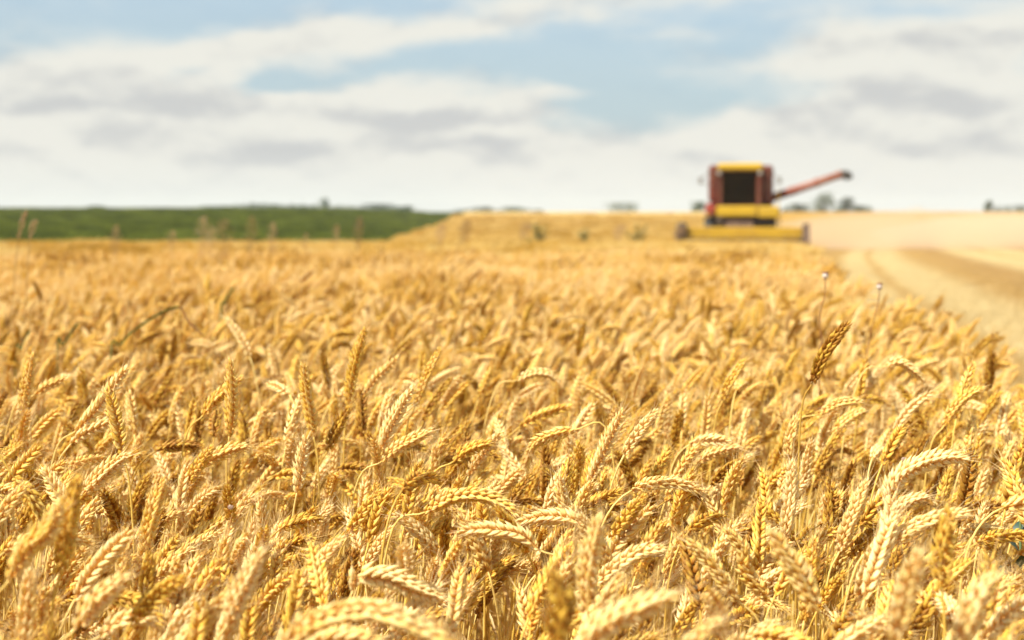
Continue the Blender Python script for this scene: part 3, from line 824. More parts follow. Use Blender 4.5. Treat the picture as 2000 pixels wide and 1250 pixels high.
c_st = hidden_collection('stubble_patches', sp_)
def in_stubble(x_, y_):
    return x_ > right_edge(y_) + .35 or (y_ > 67 and x_ > right_edge(y_) - 5.7)
stb = patches(1.0, -1.5, 105, 3, c_st, 9, in_stubble)
o = scatter('stubble', [stb]); tag(o, 'pale cut stubble and loose straw beside the standing wheat', 'stubble', kind='stuff')

# ------------------------------------------------------------------ green field on the rise to the left
M['crop'] = plantmat('green_crop', (.024, .036, .004), (.066, .092, .008), (.16, .19, .025), .25, .7, spec=.08, clump=1.7)
def crop_patch(seed, size=2.0):
    r = random.Random(seed); mb = MB()
    for k in range(700):
        x_, y_ = r.uniform(-.5, .5) * size, r.uniform(-.5, .5) * size; z_ = r.uniform(.12, .46) * (1 - .25 * r.random())
        a = r.random() * 6.28; l = r.uniform(.07, .14); w_ = l * .40; dz = r.uniform(-.03, .05)
        d = np.array([math.cos(a), math.sin(a), 0]) * l; s = np.array([-math.sin(a), math.cos(a), r.uniform(-.5, .5)]) * w_
        p = np.array([x_, y_, z_])
        mb.add([p, p + d * .5 + s + [0, 0, dz * .6], p + d + [0, 0, dz], p + d * .5 - s + [0, 0, dz * .6]], [(0, 1, 2, 3)], None, (.5 + r.uniform(-.35, .35), r.random(), .5))
    for k in range(40):
        x_, y_ = r.uniform(-.5, .5) * size, r.uniform(-.5, .5) * size
        tube(mb, [(x_, y_, 0), (x_ + r.gauss(0, .03), y_, .36)], [.005, .003], 3, C=(.4, .4, .4))
    return mb
cp = [proto_obj(crop_patch(s).mesh('crop_patch', M['crop']), f'g{s}') for s in range(3)]
c_cp = hidden_collection('crop_patches', cp)
cb = patches(2.0, 46.5, 290, 3, c_cp, 12, lambda x_, y_: x_ + .9 < float(left_edge(np.array(y_))) + .7 * math.sin(y_ * .31), .13)
o = scatter('green_crop', [cb]); tag(o, 'low dark green leafy crop covering the rise left of the wheat', 'crop', kind='stuff')

# ------------------------------------------------------------------ trees on the skyline
M['leafage'] = plantmat('tree_foliage', (.022, .045, .020), (.045, .080, .030), (.085, .125, .045), .2, .6)
M['bark'] = simple('bark', (.11, .085, .06), .9, bump=.5, noise=.4)
def tree_meshes(w_, h, seed, leaf=.45, n=1500, low=.12, lobes=9):
    r = random.Random(seed); cr, tr = MB(), MB()
    L_ = []
    for k in range(lobes):
        a = r.random() * 6.28; q = r.random() ** .6; z_ = h * (low + .12 + (1 - low - .25) * ((k + .5) / lobes))
        rr = w_ * .5 * math.sin(math.pi * min(.93, max(.15, (z_ / h - low) / (1 - low) * .85 + .1)))
        L_.append((math.cos(a) * rr * q * .75, math.sin(a) * rr * q * .75, z_, w_ * r.uniform(.17, .28)))
    for k in range(n):
        lx, ly, lz, lr = r.choice(L_)
        v = unit([r.gauss(0, 1), r.gauss(0, 1), r.gauss(0, 1)]) * lr * (r.random() ** .4) * (1 + .18 * r.gauss(0, 1)); v[2] *= .85
        p = np.array([lx, ly, min(lz + v[2], h)]) + [v[0], v[1], 0]
        a1 = unit([r.gauss(0, 1), r.gauss(0, 1), r.gauss(0, .5)]); a2 = unit(np.cross(a1, [r.gauss(0, 1), r.gauss(0, 1), r.gauss(0, 1)]))
        s = leaf * r.uniform(.5, 1.1)
        cr.add([p - a1 * s, p + a2 * s * .5, p + a1 * s, p - a2 * s * .5], [(0, 1, 2, 3)], None, (.5 + r.uniform(-.4, .4), r.random(), .5))
    top = h * .7
    tube(tr, [(0, 0, -1.0), (0, 0, .1), (.05 * w_ * .2, 0, h * .3), (-.03 * w_, .02 * w_, top)], [h * .035, h * .028, h * .02, h * .006], 8)
    for lx, ly, lz, lr in L_:
        b0 = (0, 0, max(h * .12, lz - w_ * .3)); tube(tr, [b0, ((lx) * .5, ly * .5, lz - w_ * .12), (lx, ly, lz)], [h * .012, h * .008, h * .003], 5)
    return cr, tr
TREES = [  # px centre, px width, py top, distance, seed, squat, label
    (1608, 46, 377, 520, 1, 0, 'tallest tree of the dusty grey-green group under the unloading auger'),
    (1650, 40, 386, 540, 2, 0, 'second rounder tree standing to the right of the tallest dusty tree'),
    (1684, 34, 402, 560, 3, 1, 'low bush trailing off right of the dusty tree group'),
    (1560, 40, 398, 530, 4, 1, 'low bush on the skyline just beside the right side of the combine'),
    (1926, 20, 391, 560, 5, 0, 'lone slim tree on the skyline above the stubble'),
    (1984, 54, 402, 600, 6, 1, 'low wide hedge tree at the right end of the skyline'),
    (1216, 60, 397, 520, 7, 1, 'broad dark green tree on the skyline between the wheat and the combine'),
    (1362, 34, 394, 540, 8, 0, 'dark tree half hidden at the left side of the combine'),
    (1004, 44, 405, 560, 9, 1, 'tiny low tree on the skyline in the middle of the wheat'),
    (942, 40, 405, 580, 10, 1, 'small flat tree on the skyline at the end of the green field'),
    (742, 60, 399, 430, 11, 1, 'wide low green tree at the right part of the green field skyline'),
    (790, 46, 404, 450, 12, 1, 'lower bush just right of the wide low green tree'),
    (635, 30, 385, 640, 13, 0, 'tall dark blue-green tree standing out above the distant wood'),
    (676, 44, 401, 640, 14, 1, 'low bush right beside the tall dark tree'),
    (192, 34, 403, 420, 15, 1, 'small dark bush alone on the green field skyline'),
    (425, 60, 403, 430, 16, 1, 'low green bush left of the distant wood'),
]
for px, pw, py, d, sd_, squat, lab in TREES:
    x_ = (px - 1000) * K * d; z0 = float(gz(x_, d)); h = CAM_Z + (410 - py) * K * d - z0; w_ = pw * K * d * 1.35
    cr, tr = tree_meshes(w_, h, 40 + sd_, leaf=.34, n=1500 if not squat else 1300, low=.02 if squat else .10)
    e_ = empty('bush' if squat and 'bush' in lab else 'tree', (x_, d, z0)); tag(e_, lab, 'bush' if 'bush' in lab else 'tree', 'trees along the skyline')
    cr.obj('crown', M['leafage'], e_, smooth=False); tr.obj('trunk', M['bark'], e_)
r = random.Random(8); wood = MB(); woodt = MB()
for k in range(16):     # a far wood that reads as one dark band
    px = 468 + k * 10.2; d = 700 + r.uniform(-15, 15); x_ = (px - 1000) * K * d; z0 = float(gz(x_, d)); h = CAM_Z + (410 - (395 + 3 * abs(k - 4) / 12 + r.uniform(-1.5, 2))) * K * d - z0
    cr, tr = tree_meshes(6, h, 300 + k, .5, 500, .05, 6)
    m4 = np.eye(4); m4[:3, 3] = (x_, d, z0); wood.join(cr, m4); wood.join(tr, m4, off=1)
tag(wood.obj('distant_wood', [M['leafage'], M['bark']], smooth=False), 'dark blue-green wood forming a band on the far skyline', 'wood', kind='stuff')

for px0, px1, top, d, seed_, lab in [(650, 800, 403, 560, 1, 'long low hedge closing the right end of the green field skyline'), (372, 470, 404, 600, 2, 'low dark hedge leading up to the distant wood'),
                                    (1536, 1712, 405, 620, 3, 'dusty grey-green hedge running behind the tallest dusty tree'), (1930, 2010, 405, 640, 4, 'short low hedge at the far end beside the lone slim tree'), (900, 1060, 409, 600, 5, 'very low hedge line over the middle of the wheat')]:
    r = random.Random(seed_ + 60); xa, xb = (px0 - 1000) * K * d, (px1 - 1000) * K * d; xm = (xa + xb) / 2; z0 = float(gz(xm, d)); hm, ht = MB(), MB()
    x_ = xa
    while x_ < xb:
        h = max(1.2, CAM_Z + (410 - top + r.uniform(-2.2, 1.2)) * K * d - z0); wv = r.uniform(4, 8)
        cr, tr = tree_meshes(wv * 1.3, h, int(x_ * 7) % 999, .34, 420, .0, 5)
        m4 = np.eye(4); m4[:3, 3] = (x_ - xm, r.uniform(-1, 1), 0); hm.join(cr, m4); ht.join(tr, m4); x_ += wv * .75
    e_ = empty('hedge', (xm, d, z0)); tag(e_, lab, 'hedge', 'hedges along the skyline'); hm.obj('foliage', M['leafage'], e_, smooth=False); ht.obj('stem', M['bark'], e_)
# ------------------------------------------------------------------ combine harvester
RED = simple('red_paint', (.135, .026, .010), .45, noise=.2, dirt=(.19, .09, .045), dirt_amt=.45, scale=2.0)
RED2 = simple('bright_red_paint', (.30, .028, .014), .4, noise=.15, dirt=(.36, .2, .1), dirt_amt=.25, scale=2.0)
PINK = simple('faded_red_paint', (.26, .075, .042), .5, noise=.15, dirt=(.30, .16, .09), dirt_amt=.4, scale=2.5)
YEL = simple('yellow_paint', (.52, .325, .008), .4, noise=.12, dirt=(.36, .23, .06), dirt_amt=.35, scale=2.0)
YEL2 = simple('dusty_yellow_paint', (.44, .26, .015), .55, noise=.2, dirt=(.20, .10, .03), dirt_amt=.65, scale=2.5)
BLK = simple('black_rubber', (.018, .017, .015), .75, noise=.3, dirt=(.15, .11, .06), dirt_amt=.4, scale=3)
DRK = simple('dark_metal', (.07, .05, .035), .6, metal=.3, noise=.3, dirt=(.20, .13, .06), dirt_amt=.5)
BRN = simple('weathered_brown', (.06, .028, .013), .7, noise=.35, dirt=(.16, .09, .04), dirt_amt=.4)
STL = simple('worn_steel', (.42, .40, .36), .35, metal=.8, noise=.15)
CLOTH = simple('seat_cloth', (.03, .03, .035), .9)
LAMP = simple('lamp_glass', (.42, .38, .32), .15, noise=.05)
mgl, t = material('tinted_glass')
tr_ = t.new('ShaderNodeBsdfTransparent'); tr_.inputs[0].default_value = (.35, .38, .37, 1); gl = t.new('ShaderNodeBsdfGlossy'); gl.inputs['Roughness'].default_value = .03
fr = t.new('ShaderNodeFresnel'); fr.inputs[0].default_value = 1.38; mx = t.new('ShaderNodeMixShader'); t.link(fr.outputs[0], mx.inputs[0]); t.link(tr_.outputs[0], mx.inputs[1]); t.link(gl.outputs[0], mx.inputs[2])
o = t.new('ShaderNodeOutputMaterial'); t.link(mx.outputs[0], o.inputs[0])
cx_, cy_ = 10.12, 63.6
cb_ = empty('combine_harvester', (cx_, cy_, float(gz(cx_, cy_))), R(-10.0))
tag(cb_, 'red and yellow combine harvester cutting towards the camera with its auger swung out', 'combine harvester')
def mk(name, mat, parent=cb_, smooth=False):
    m_ = MB(); return m_, (lambda: m_.obj(name, mat, parent, smooth))
# threshing body
b, f = mk('body', RED); prism(b, [(2.9, 1.0), (9.0, 1.3), (9.3, 2.2), (8.6, 3.2), (5.9, 3.35), (2.9, 3.35)], -1.30, 1.32); body = f()
for xs_ in (-1.32, 1.335):
    b, f = mk('side_panel', RED, body)
    for k in range(3): box(b, (xs_ - .012, 3.1 + k * 1.85, 1.55), (xs_ + .012, 4.8 + k * 1.85, 2.95), bev=.01)
    f()
b, f = mk('rear_hood', YEL, body); box(b, (-1.2, 8.2, 3.22), (1.2, 9.15, 3.34), bev=.04); f()
b, f = mk('grain_tank', RED)
box(b, (-1.44, 3.25, 3.353), (1.46, 3.33, 4.06), bev=.03); box(b, (-1.44, 6.2, 3.353), (1.46, 6.28, 4.06), bev=.03)
box(b, (-1.44, 3.335, 3.353), (-1.37, 6.195, 4.06), bev=.03); box(b, (1.39, 3.335, 3.353), (1.46, 6.195, 4.06), bev=.03); gt = f()
b, f = mk('grain', simple('grain', (.62, .40, .14), .9, scale=40), gt); box(b, (-1.36, 3.34, 3.36), (1.38, 6.19, 3.9)); f()
# shoulders either side of the cab
b, f = mk('front_panel', RED); box(b, (-1.46, 2.55, 2.36), (-.965, 3.2, 4.10), bev=.12); box(b, (-1.50, 2.50, 2.30), (-.965, 3.1, 2.358), bev=.03); f()
b, f = mk('front_panel', RED); box(b, (.965, 2.55, 2.24), (1.50, 3.2, 4.08), bev=.12); f()
b, f = mk('fender', RED2); box(b, (-1.56, 1.85, 1.80), (-1.06, 3.1, 2.295), bev=.08); f()
# cab
b, f = mk('cab', RED)
box(b, (-.955, 1.60, 2.22), (-.80, 1.76, 3.80), bev=.03); box(b, (.75, 1.60, 2.22), (.955, 1.76, 3.80), bev=.03)
box(b, (-.955, 2.95, 2.22), (.955, 3.05, 3.80)); box(b, (-.955, 1.765, 2.22), (-.90, 2.945, 2.9)); box(b, (.90, 1.765, 2.22), (.955, 2.945, 3.79)); box(b, (-.90, 1.61, 2.215), (.90, 2.94, 2.26)); cab = f()
b, f = mk('roof', YEL, cab); box(b, (-1.02, 1.42, 3.803), (1.04, 3.10, 4.15), bev=.10); f()
b, f = mk('windshield', mgl, cab); prism(b, [(1.73, 2.262), (1.738, 2.262), (1.638, 3.80), (1.63, 3.80)], -.797, .747); f()
b, f = mk('side_window', mgl, cab); box(b, (-.94, 1.77, 2.902), (-.932, 2.945, 3.80)); f()
b, f = mk('inner_wall', BRN, cab); box(b, (-.89, 2.90, 2.262), (.89, 2.945, 3.79)); box(b, (.87, 1.78, 2.262), (.895, 2.895, 3.79)); f()
b, f = mk('seat', CLOTH, cab); box(b, (-.28, 2.2, 2.55), (.28, 2.7, 2.68), bev=.05); box(b, (-.26, 2.68, 2.68), (.26, 2.82, 3.35), bev=.05); box(b, (-.1, 2.35, 2.262), (.1, 2.6, 2.55)); f()
b, f = mk('steering_wheel', BLK, cab)
ring = [(.2 * math.cos(a), 2.0 + .08 * math.sin(a), 2.98 + .17 * math.sin(a)) for a in np.linspace(0, 2 * math.pi, 20)]
tube(b, ring, .015, 6); tube(b, [(0, 1.85, 2.26), (0, 2.0, 2.98)], .03, 6); tube(b, [(-.2, 2.0, 2.98), (.2, 2.0, 2.98)], .012, 5); f()
for xx_ in (-.94, .90):
    b, f = mk('headlight', DRK, cab); lathe(b, [(.10, 1.40), (.11, 1.47), (.06, 1.56)], (xx_, 0, 3.70), 1, 16); hl = f()
    b, f = mk('lens', LAMP, hl); lathe(b, [(.02, 1.375), (.09, 1.39)], (xx_, 0, 3.70), 1, 16); f()
for s_ in (-1, 1):
    b, f = mk('mirror', STL); box(b, (s_ * 1.78 - .09, 1.42, 3.2), (s_ * 1.78 + .09, 1.46, 3.52), bev=.02); mr = f()
    b, f = mk('mirror_arm', DRK, mr); tube(b, [(s_ * .95, 1.62, 3.72), (s_ * 1.5, 1.5, 3.66), (s_ * 1.78, 1.44, 3.4)], .018, 6); tube(b, [(s_ * .95, 1.62, 3.1), (s_ * 1.78, 1.46, 3.25)], .014, 6); f()
# platform, steps, rail
b, f = mk('platform', YEL); box(b, (-1.04, 1.42, 1.72), (.80, 1.56, 2.20), bev=.05); box(b, (-1.0, 1.565, 2.12), (1.75, 2.5, 2.195), bev=.01); f()
b, f = mk('platform', YEL); box(b, (.84, 1.40, 1.66), (1.80, 1.56, 2.19), bev=.06); f()
b, f = mk('ladder', DRK)
for z_ in (.55, .85, 1.15, 1.45): box(b, (1.32, 1.62, z_), (1.78, 1.84, z_ + .04))
tube(b, [(1.30, 1.72, .5), (1.30, 1.72, 2.1)], .025, 6); tube(b, [(1.80, 1.72, .5), (1.80, 1.72, 2.1)], .025, 6); f()
b, f = mk('handrail', YEL2); tube(b, [(1.74, 1.7, 2.2), (1.74, 1.7, 3.0), (1.74, 2.4, 3.0), (1.74, 2.4, 2.2)], .02, 6); f()
# axle and wheels
b, f = mk('axle', DRK); box(b, (-1.0, 2.9, .78), (1.0, 3.15, 1.02)); box(b, (-1.05, 1.72, 1.30), (1.55, 2.85, 1.68), bev=.05); f()
def wheel(x_, y_, R_, wd):
    e_, f = mk('wheel', RED2); lathe(e_, [(R_ * .08, -wd * .40), (R_ * .32, -wd * .38), (R_ * .52, -wd * .30), (R_ * .56, -wd * .42), (R_ * .60, -wd * .42), (R_ * .60, wd * .42), (R_ * .56, wd * .42), (R_ * .08, wd * .2)], (x_, y_, R_), 0, 28); rim = f()
    ty, f = mk('tyre', BLK, rim); lathe(ty, [(R_ * .60, -wd * .44), (R_ * .80, -wd * .5), (R_ * .93, -wd * .48), (R_ * .965, -wd * .3), (R_ * .97, 0), (R_ * .965, wd * .3), (R_ * .93, wd * .48), (R_ * .80, wd * .5), (R_ * .60, wd * .44)], (x_, y_, R_), 0, 36)
    for k in range(22):
        for s_ in (-1, 1):
            a = 2 * math.pi * (k + .25 * s_) / 22; a2 = a + .17
            p = lambda q, w2: (x_ + w2, y_ + R_ * q * math.cos(0), 0)
            tube(ty, [(x_ + s_ * wd * .04, y_ + R_ * .97 * math.cos(a), R_ + R_ * .97 * math.sin(a)), (x_ + s_ * wd * .48, y_ + R_ * .95 * math.cos(a2), R_ + R_ * .95 * math.sin(a2))], R_ * .032, 4)
    f(); return rim
wheel(-1.33, 3.05, .86, .62); wheel(1.36, 3.05, .86, .62); wheel(-1.05, 7.6, .5, .36); wheel(1.05, 7.6, .5, .36)
# feeder house
b, f = mk('feeder_house', BRN); prism(b, [(.98, .50), (2.9, 1.25), (2.9, 1.72), (1.75, 1.66), (.98, 1.12)], -.62, .62); f()
b, f = mk('top_beam', simple('beam_yellow', (.50, .29, .010), .5, noise=.2, dirt=(.22, .10, .025), dirt_amt=.4, scale=2.5)); box(b, (-2.86, .90, .70), (2.68, 1.05, 1.24), bev=.03); top_beam = f()
# unloading auger
A0 = np.array([1.35, 3.7, 2.55]); A1 = np.array([4.62, 2.85, 3.66])
b, f = mk('unloading_auger', PINK, smooth=True); tube(b, [A0, A0 * .5 + A1 * .5, A1], [.20, .185, .17], 16)
for q in (.02, .33, .66, .97):
    c_ = A0 + (A1 - A0) * q; d_ = unit(A1 - A0) * .03; tube(b, [c_ - d_, c_ + d_], [.23, .23], 16)
tube(b, [(1.3, 3.7, 1.6), (1.32, 3.7, 2.2), A0 + [.02, 0, .02]], [.2, .2, .18], 14); au = f()
b, f = mk('spout', BLK, au, True); tube(b, [A1 - unit(A1 - A0) * .05, A1 + [.12, -.03, .02], A1 + [.24, -.06, -.06], A1 + [.30, -.07, -.24]], [.16, .18, .20, .20], 14); f()
b, f = mk('exhaust', DRK); tube(b, [(-.9, 6.8, 3.2), (-.9, 6.8, 3.95)], .06, 10); f()
# header
hd, f = mk('header', YEL2)
box(hd, (-2.86, .96, .22), (2.68, 1.02, .795)); box(hd, (-2.86, .02, .16), (2.68, .955, .20)); hd = f()
top_beam.parent = hd; hd.location.x = .16
b, f = mk('end_plate', BRN, hd); prism(b, [(-.55, .10), (1.08, .02), (1.10, 1.38), (.55, 1.42), (.1, 1.05), (-.5, .45)], 2.683, 2.95); f()
b, f = mk('end_plate', DRK, hd); prism(b, [(-.55, .10), (1.08, .02), (1.10, 1.30), (.55, 1.42), (.1, 1.05), (-.5, .45)], -2.95, -2.863); box(b, (-2.86, .2, .75), (-2.50, .9, 1.45), bev=.08); f()
for x0 in (-2.98, 2.76):
    b, f = mk('crop_divider', BRN, hd); V = [(x0, -.5, .08), (x0 + .22, -.5, .08), (x0 + .22, -.5, .55), (x0, -.5, .55), (x0 + .11, -1.35, .10)]
    b.add(V, [(0, 3, 2, 1)], [(0, 1, 4), (1, 2, 4), (2, 3, 4), (3, 0, 4)]); f()
b, f = mk('feed_auger', STL, hd, True); tube(b, [(-2.8, .62, .52), (2.62, .62, .52)], [.15, .15], 14)
for s_ in (-1, 1):
    for k in range(70):
        t0 = k / 70; a0, a1 = k * .5, (k + 1) * .5; x0_ = s_ * (2.7 - 2.1 * t0); x1_ = s_ * (2.7 - 2.1 * (k + 1) / 70)
        b.add([(x0_, .62 + .14 * math.cos(a0), .52 + .14 * math.sin(a0)), (x0_, .62 + .29 * math.cos(a0), .52 + .29 * math.sin(a0)), (x1_, .62 + .29 * math.cos(a1), .52 + .29 * math.sin(a1)), (x1_, .62 + .14 * math.cos(a1), .52 + .14 * math.sin(a1))], [(0, 1, 2, 3)])
f()
b, f = mk('cutter_bar', STL, hd); box(b, (-2.84, -.04, .13), (2.66, .018, .16))
for k in range(72):
    x_ = -2.8 + k * .075; b.add([(x_ - .02, -.04, .155), (x_ + .02, -.04, .155), (x_, -.14, .14), (x_, -.04, .17)], None, [(0, 1, 2), (0, 2, 3), (1, 3, 2)])
f()
rl, f = mk('reel', BRN, hd); tube(rl, [(-2.42, -.02, .45), (2.6, -.02, .45)], .05, 10)
for x_ in (-2.4, -.8, .9, 2.55):
    for k in range(6):
        a = k * math.pi / 3 + .3; tube(rl, [(x_, -.02, .45), (x_, -.02 + .38 * math.cos(a), .45 + .38 * math.sin(a))], .02, 4)
rl = f()
for k in range(6):
    a = k * math.pi / 3 + .3; yy_, zz_ = -.02 + .38 * math.cos(a), .45 + .38 * math.sin(a)
    b, f = mk('reel_bat', YEL2 if k % 2 else BRN, rl); box(b, (-2.45, yy_ - .02, zz_ - .035), (2.6, yy_ + .02, zz_ + .035))
    for q in range(34): tube(b, [(-2.4 + q * .148, yy_, zz_ - .03), (-2.4 + q * .148, yy_ - .05, zz_ - .26)], .006, 3)
    f()
for s_ in (-2.88, 2.70):
    b, f = mk('reel_arm', DRK, hd); tube(b, [(s_ * .985, 1.0, 1.32), (s_ * .985, .4, 1.30), (s_ * .985, -.02, .45)], .035, 6); f()

# ------------------------------------------------------------------ dust thrown up beside and behind the combine
md_, t = material('dust_air')
pv = t.new('ShaderNodeVolumePrincipled'); pv.inputs['Color'].default_value = (.90, .74, .53, 1); pv.inputs['Density'].default_value = .13; pv.inputs['Anisotropy'].default_value = .1
o = t.new('ShaderNodeOutputMaterial'); t.link(pv.outputs[0], o.inputs[1])
def dust(cx0, cy0, rx, ry, rz, zc, seed):
    b = MB(); r = np.random.default_rng(seed); nu, nv_ = 40, 16; V = []
    ph_ = r.uniform(0, 6.28, 6)
    for i in range(nv_ + 1):
        th = math.pi * i / nv_
        for k in range(nu):
            a = 2 * math.pi * k / nu; q = 1 + .12 * math.sin(3 * a + ph_[0]) + .10 * math.sin(5 * a + 3 * th + ph_[1]) + .06 * math.sin(9 * a + ph_[2] + 4 * th)
            V.append((cx0 + rx * q * math.sin(th) * math.cos(a), cy0 + ry * q * math.sin(th) * math.sin(a), zc + rz * q * math.cos(th)))
    Q = [((i + 1) * nu + k, (i + 1) * nu + (k + 1) % nu, i * nu + (k + 1) % nu, i * nu + k) for i in range(nv_) for k in range(nu)]
    b.add(V, Q); return b
for a_ in [((22.0, 77, 9.0, 7.5, 1.35, -.35), 1, 'pale beige dust low over the stubble beside the header'), ((36, 92, 13, 10, 1.3, -.45), 2, 'thinner pale dust drifting far over the stubble')]:
    o = dust(*a_[0], a_[1]).obj('dust_cloud', md_); tag(o, a_[2], 'dust', kind='stuff')

# ------------------------------------------------------------------ poppy stalks with ripe capsules
POD = simple('poppy_capsule', (.60, .50, .42), .6, noise=.15, scale=200); CAP = simple('capsule_cap', (.26, .12, .05), .8, noise=.3, scale=200); PST = simple('poppy_stem', (.26, .105, .03), .6, noise=.2, scale=60)
def poppy(top, path, d, lab, seed):
    root_p = P(path[-1][0] - 6, path[-1][1], d); root = np.array([root_p[0], d, float(gz(root_p[0], d))])
    pts = [tuple(P(px, py, d)) for px, py in [top] + path]; pts = pts + [tuple(np.array(pts[-1]) * .5 + root * .5 + [.01, 0, 0]), tuple(root)]
    C = catmull([np.array(p) - root for p in pts][::-1], 40)
    e_ = empty('poppy', tuple(root)); tag(e_, lab, 'poppy stalk', 'dry poppy stalks above the wheat')
    s = MB(); tube(s, C, np.linspace(.0017, .0012, len(C)), 6); s.obj('stem', PST, e_)
    p_ = MB(); base = C[-1]; h = .0125; lathe(p_, [(.0009, -.001), (.0028, .0008), (.0058, .0050), (.0063, .0080), (.0056, .0115), (.0040, .0132)], tuple(base), 2, 18); po = p_.obj('seed_pod', POD, e_)
    c_ = MB(); lathe(c_, [(.0040, .0131), (.0066, .0138), (.0068, .0152), (.0050, .0162), (.0014, .0168)], tuple(base), 2, 16)
    for k in range(8):
        a = k * math.pi / 4; tube(c_, [tuple(base + [0, 0, .0168]), tuple(base + [.006 * math.cos(a), .006 * math.sin(a), .0160])], .0005, 3)
    c_.obj('cap', CAP, po)
poppy((1612, 546), [(1611, 578), (1603, 606), (1601, 636), (1605, 668), (1600, 720)], 2.95, 'dry poppy stalk with brown-capped pale pod, taller, above the dark brown wheat ear', 1)
poppy((1718, 567), [(1714, 598), (1704, 634), (1696, 676), (1688, 722), (1684, 750)], 3.1, 'dry poppy stalk with whitish pod, shorter and right of the other poppy', 2)

# ------------------------------------------------------------------ wild grasses, weeds, blades
GRN = plantmat('green_leaf', (.05, .09, .02), (.10, .15, .035), (.16, .20, .06), .3, .5)
OLV = plantmat('olive_weed', (.07, .08, .025), (.13, .14, .045), (.22, .22, .08), .3, .6)
WEEDL = simple('weed_leaf', (.018, .05, .028), .5, noise=.3, scale=60)
DEAD = plantmat('dead_blade', (.20, .09, .035), (.32, .16, .06), (.42, .25, .10), .25, .6)
PAN = plantmat('grass_panicle', (.34, .20, .09), (.52, .34, .17), (.66, .48, .28), .35, .7)
def wild_grass(px, py_top, d, head, lab, seed, lean=.02, wide=1.0):
    r = random.Random(seed); q = P(px, py_top, d); x_ = q[0]; z0 = float(gz(x_, d)); H = q[2] - z0
    e_ = empty('wild_grass', (x_, d, z0)); tag(e_, lab, 'wild grass', 'wild grasses above the wheat'); e_.rotation_euler = (0, 0, 0)
    C = catmull([(-lean * 2, 0, 0), (-lean, 0, H * .5), (0, 0, H - head), (lean * .6, 0, H)], 20)
    s = MB(); tube(s, C, np.linspace(.0016, .0006, len(C)), 5); s.obj('stem', PAN, e_)
    h = MB(); n = int(head / .0055)
    for k in range(n):
        t_ = k / n; p = np.array([lean * .6 * t_, 0, H - head + head * t_]); br = (.012 + head * .16) * wide * math.sin(math.pi * min(.95, t_ * .8 + .15))
        for j in range(3):
            a = r.random() * 6.28; d_ = np.array([math.cos(a), math.sin(a), .9]) * br * r.uniform(.4, 1.0); e2 = p + d_
            tube(h, [p, e2], [.0003, .0003], 3); u2 = unit(d_)
            gs = max(1.0, d / 9.0); tube(h, [e2 - u2 * .003 * gs, e2 + u2 * .001, e2 + u2 * .006 * gs], [.0006, .0019 * gs, .0004], 4, C=(.5 + r.uniform(-.4, .4), r.random(), .5))
    h.obj('seed_head', PAN, e_)
WG = [(34, 410, 4.6, .09, 'wild grass with slim tan head rising highest against the green field', .05, .28), (57, 430, 4.6, .06, 'short pale grass head beside the highest wild grass', .04, .45),
      (222, 440, 13, .30, 'faint thin wild grass in front of the green field', .05, .8), (333, 452, 10, .16, 'small pinkish wild grass tuft just above the wheat edge', .03, 1.2), (392, 425, 14, .40, 'tall brownish open wild grass panicle, first of the central cluster', .06, 1.2),
      (432, 432, 11, .34, 'broad fuzzy brown wild grass, thickest of the central cluster', .03, 1.6), (488, 424, 14, .36, 'tall reddish wild grass head behind the thickest one', .05, 1.0), (530, 436, 12, .26, 'shorter tan wild grass ending the central cluster', .02, 1.0),
      (594, 456, 10, .12, 'little tan grass head poking just above the wheat', .02, 1.0), (698, 425, 17, .40, 'lone faint wild grass near the end of the green field', .05, .9), (410, 448, 10, .2, 'low brown grass at the foot of the thickest head', .02, 1.5), (655, 440, 15, .2, 'thin low wild grass before the field corner', .03, .8)]
WG += [(905, 432, 30, .5, 'rusty grass clump where the green field tapers out', .16, 1.6), (858, 440, 26, .35, 'brown grass head at the sloping end of the green field', .12, 1.4),
       (1022, 438, 36, .4, 'rusty grass beside the first green weed', .2, 2.2), (1206, 442, 38, .4, 'rusty grass just left of the larger green weed', .2, 2.4), (1322, 446, 44, .4, 'brown grass clump right before the left header end', .25, 2.6)]
for k, (px, py, d, hd_, lab, ln, wd_) in enumerate(WG): wild_grass(px, py, d, hd_, lab, 70 + k, ln, wd_)
def weed(px, py_top, d, wpx, lab, seed):
    r = random.Random(seed); q = P(px, py_top, d); x_ = q[0]; z0 = float(gz(x_, d)); H = q[2] - z0; W = wpx * K * d * .5
    e_ = empty('weed', (x_, d, z0)); tag(e_, lab, 'weed', 'green weeds in the wheat')
    s = MB(); tube(s, [(0, 0, 0), (.02, 0, H * .5), (0, 0, H * .97)], [.012, .009, .004], 6)
    f = MB()
    for j in range(5):
        a = r.random() * 6.28; z_ = H * r.uniform(.35, .7); tip = (math.cos(a) * W * .7, math.sin(a) * W * .7, min(H * .98, z_ + H * .3)); tube(s, [(0, 0, z_), (tip[0] * .5, tip[1] * .5, z_ + H * .12), tip], [.006, .005, .002], 5)
        for q_ in range(26): 
            t_ = r.random(); p = np.array(tip) * t_ + np.array([0, 0, z_]) * (1 - t_); leaf_strip(f, p, r.random() * 6.28, r.uniform(.09, .2), .02, .6, 1.4, r, seg=4)
    for q_ in range(26):
        leaf_strip(f, (0, 0, H * r.uniform(.3, .97)), r.random() * 6.28, r.uniform(.1, .24), .022, .6, 1.4, r, seg=4)
    s.obj('stem', OLV, e_); f.obj('foliage', OLV, e_)
weed(1052, 438, 40, 60, 'olive green weed clump in the far wheat left of the other weeds', 1)
weed(1242, 440, 44, 66, 'larger dark green weed clump in the wheat nearest the combine', 2)
weed(1142, 446, 52, 30, 'small faint green weed between the two larger weed clumps', 3)
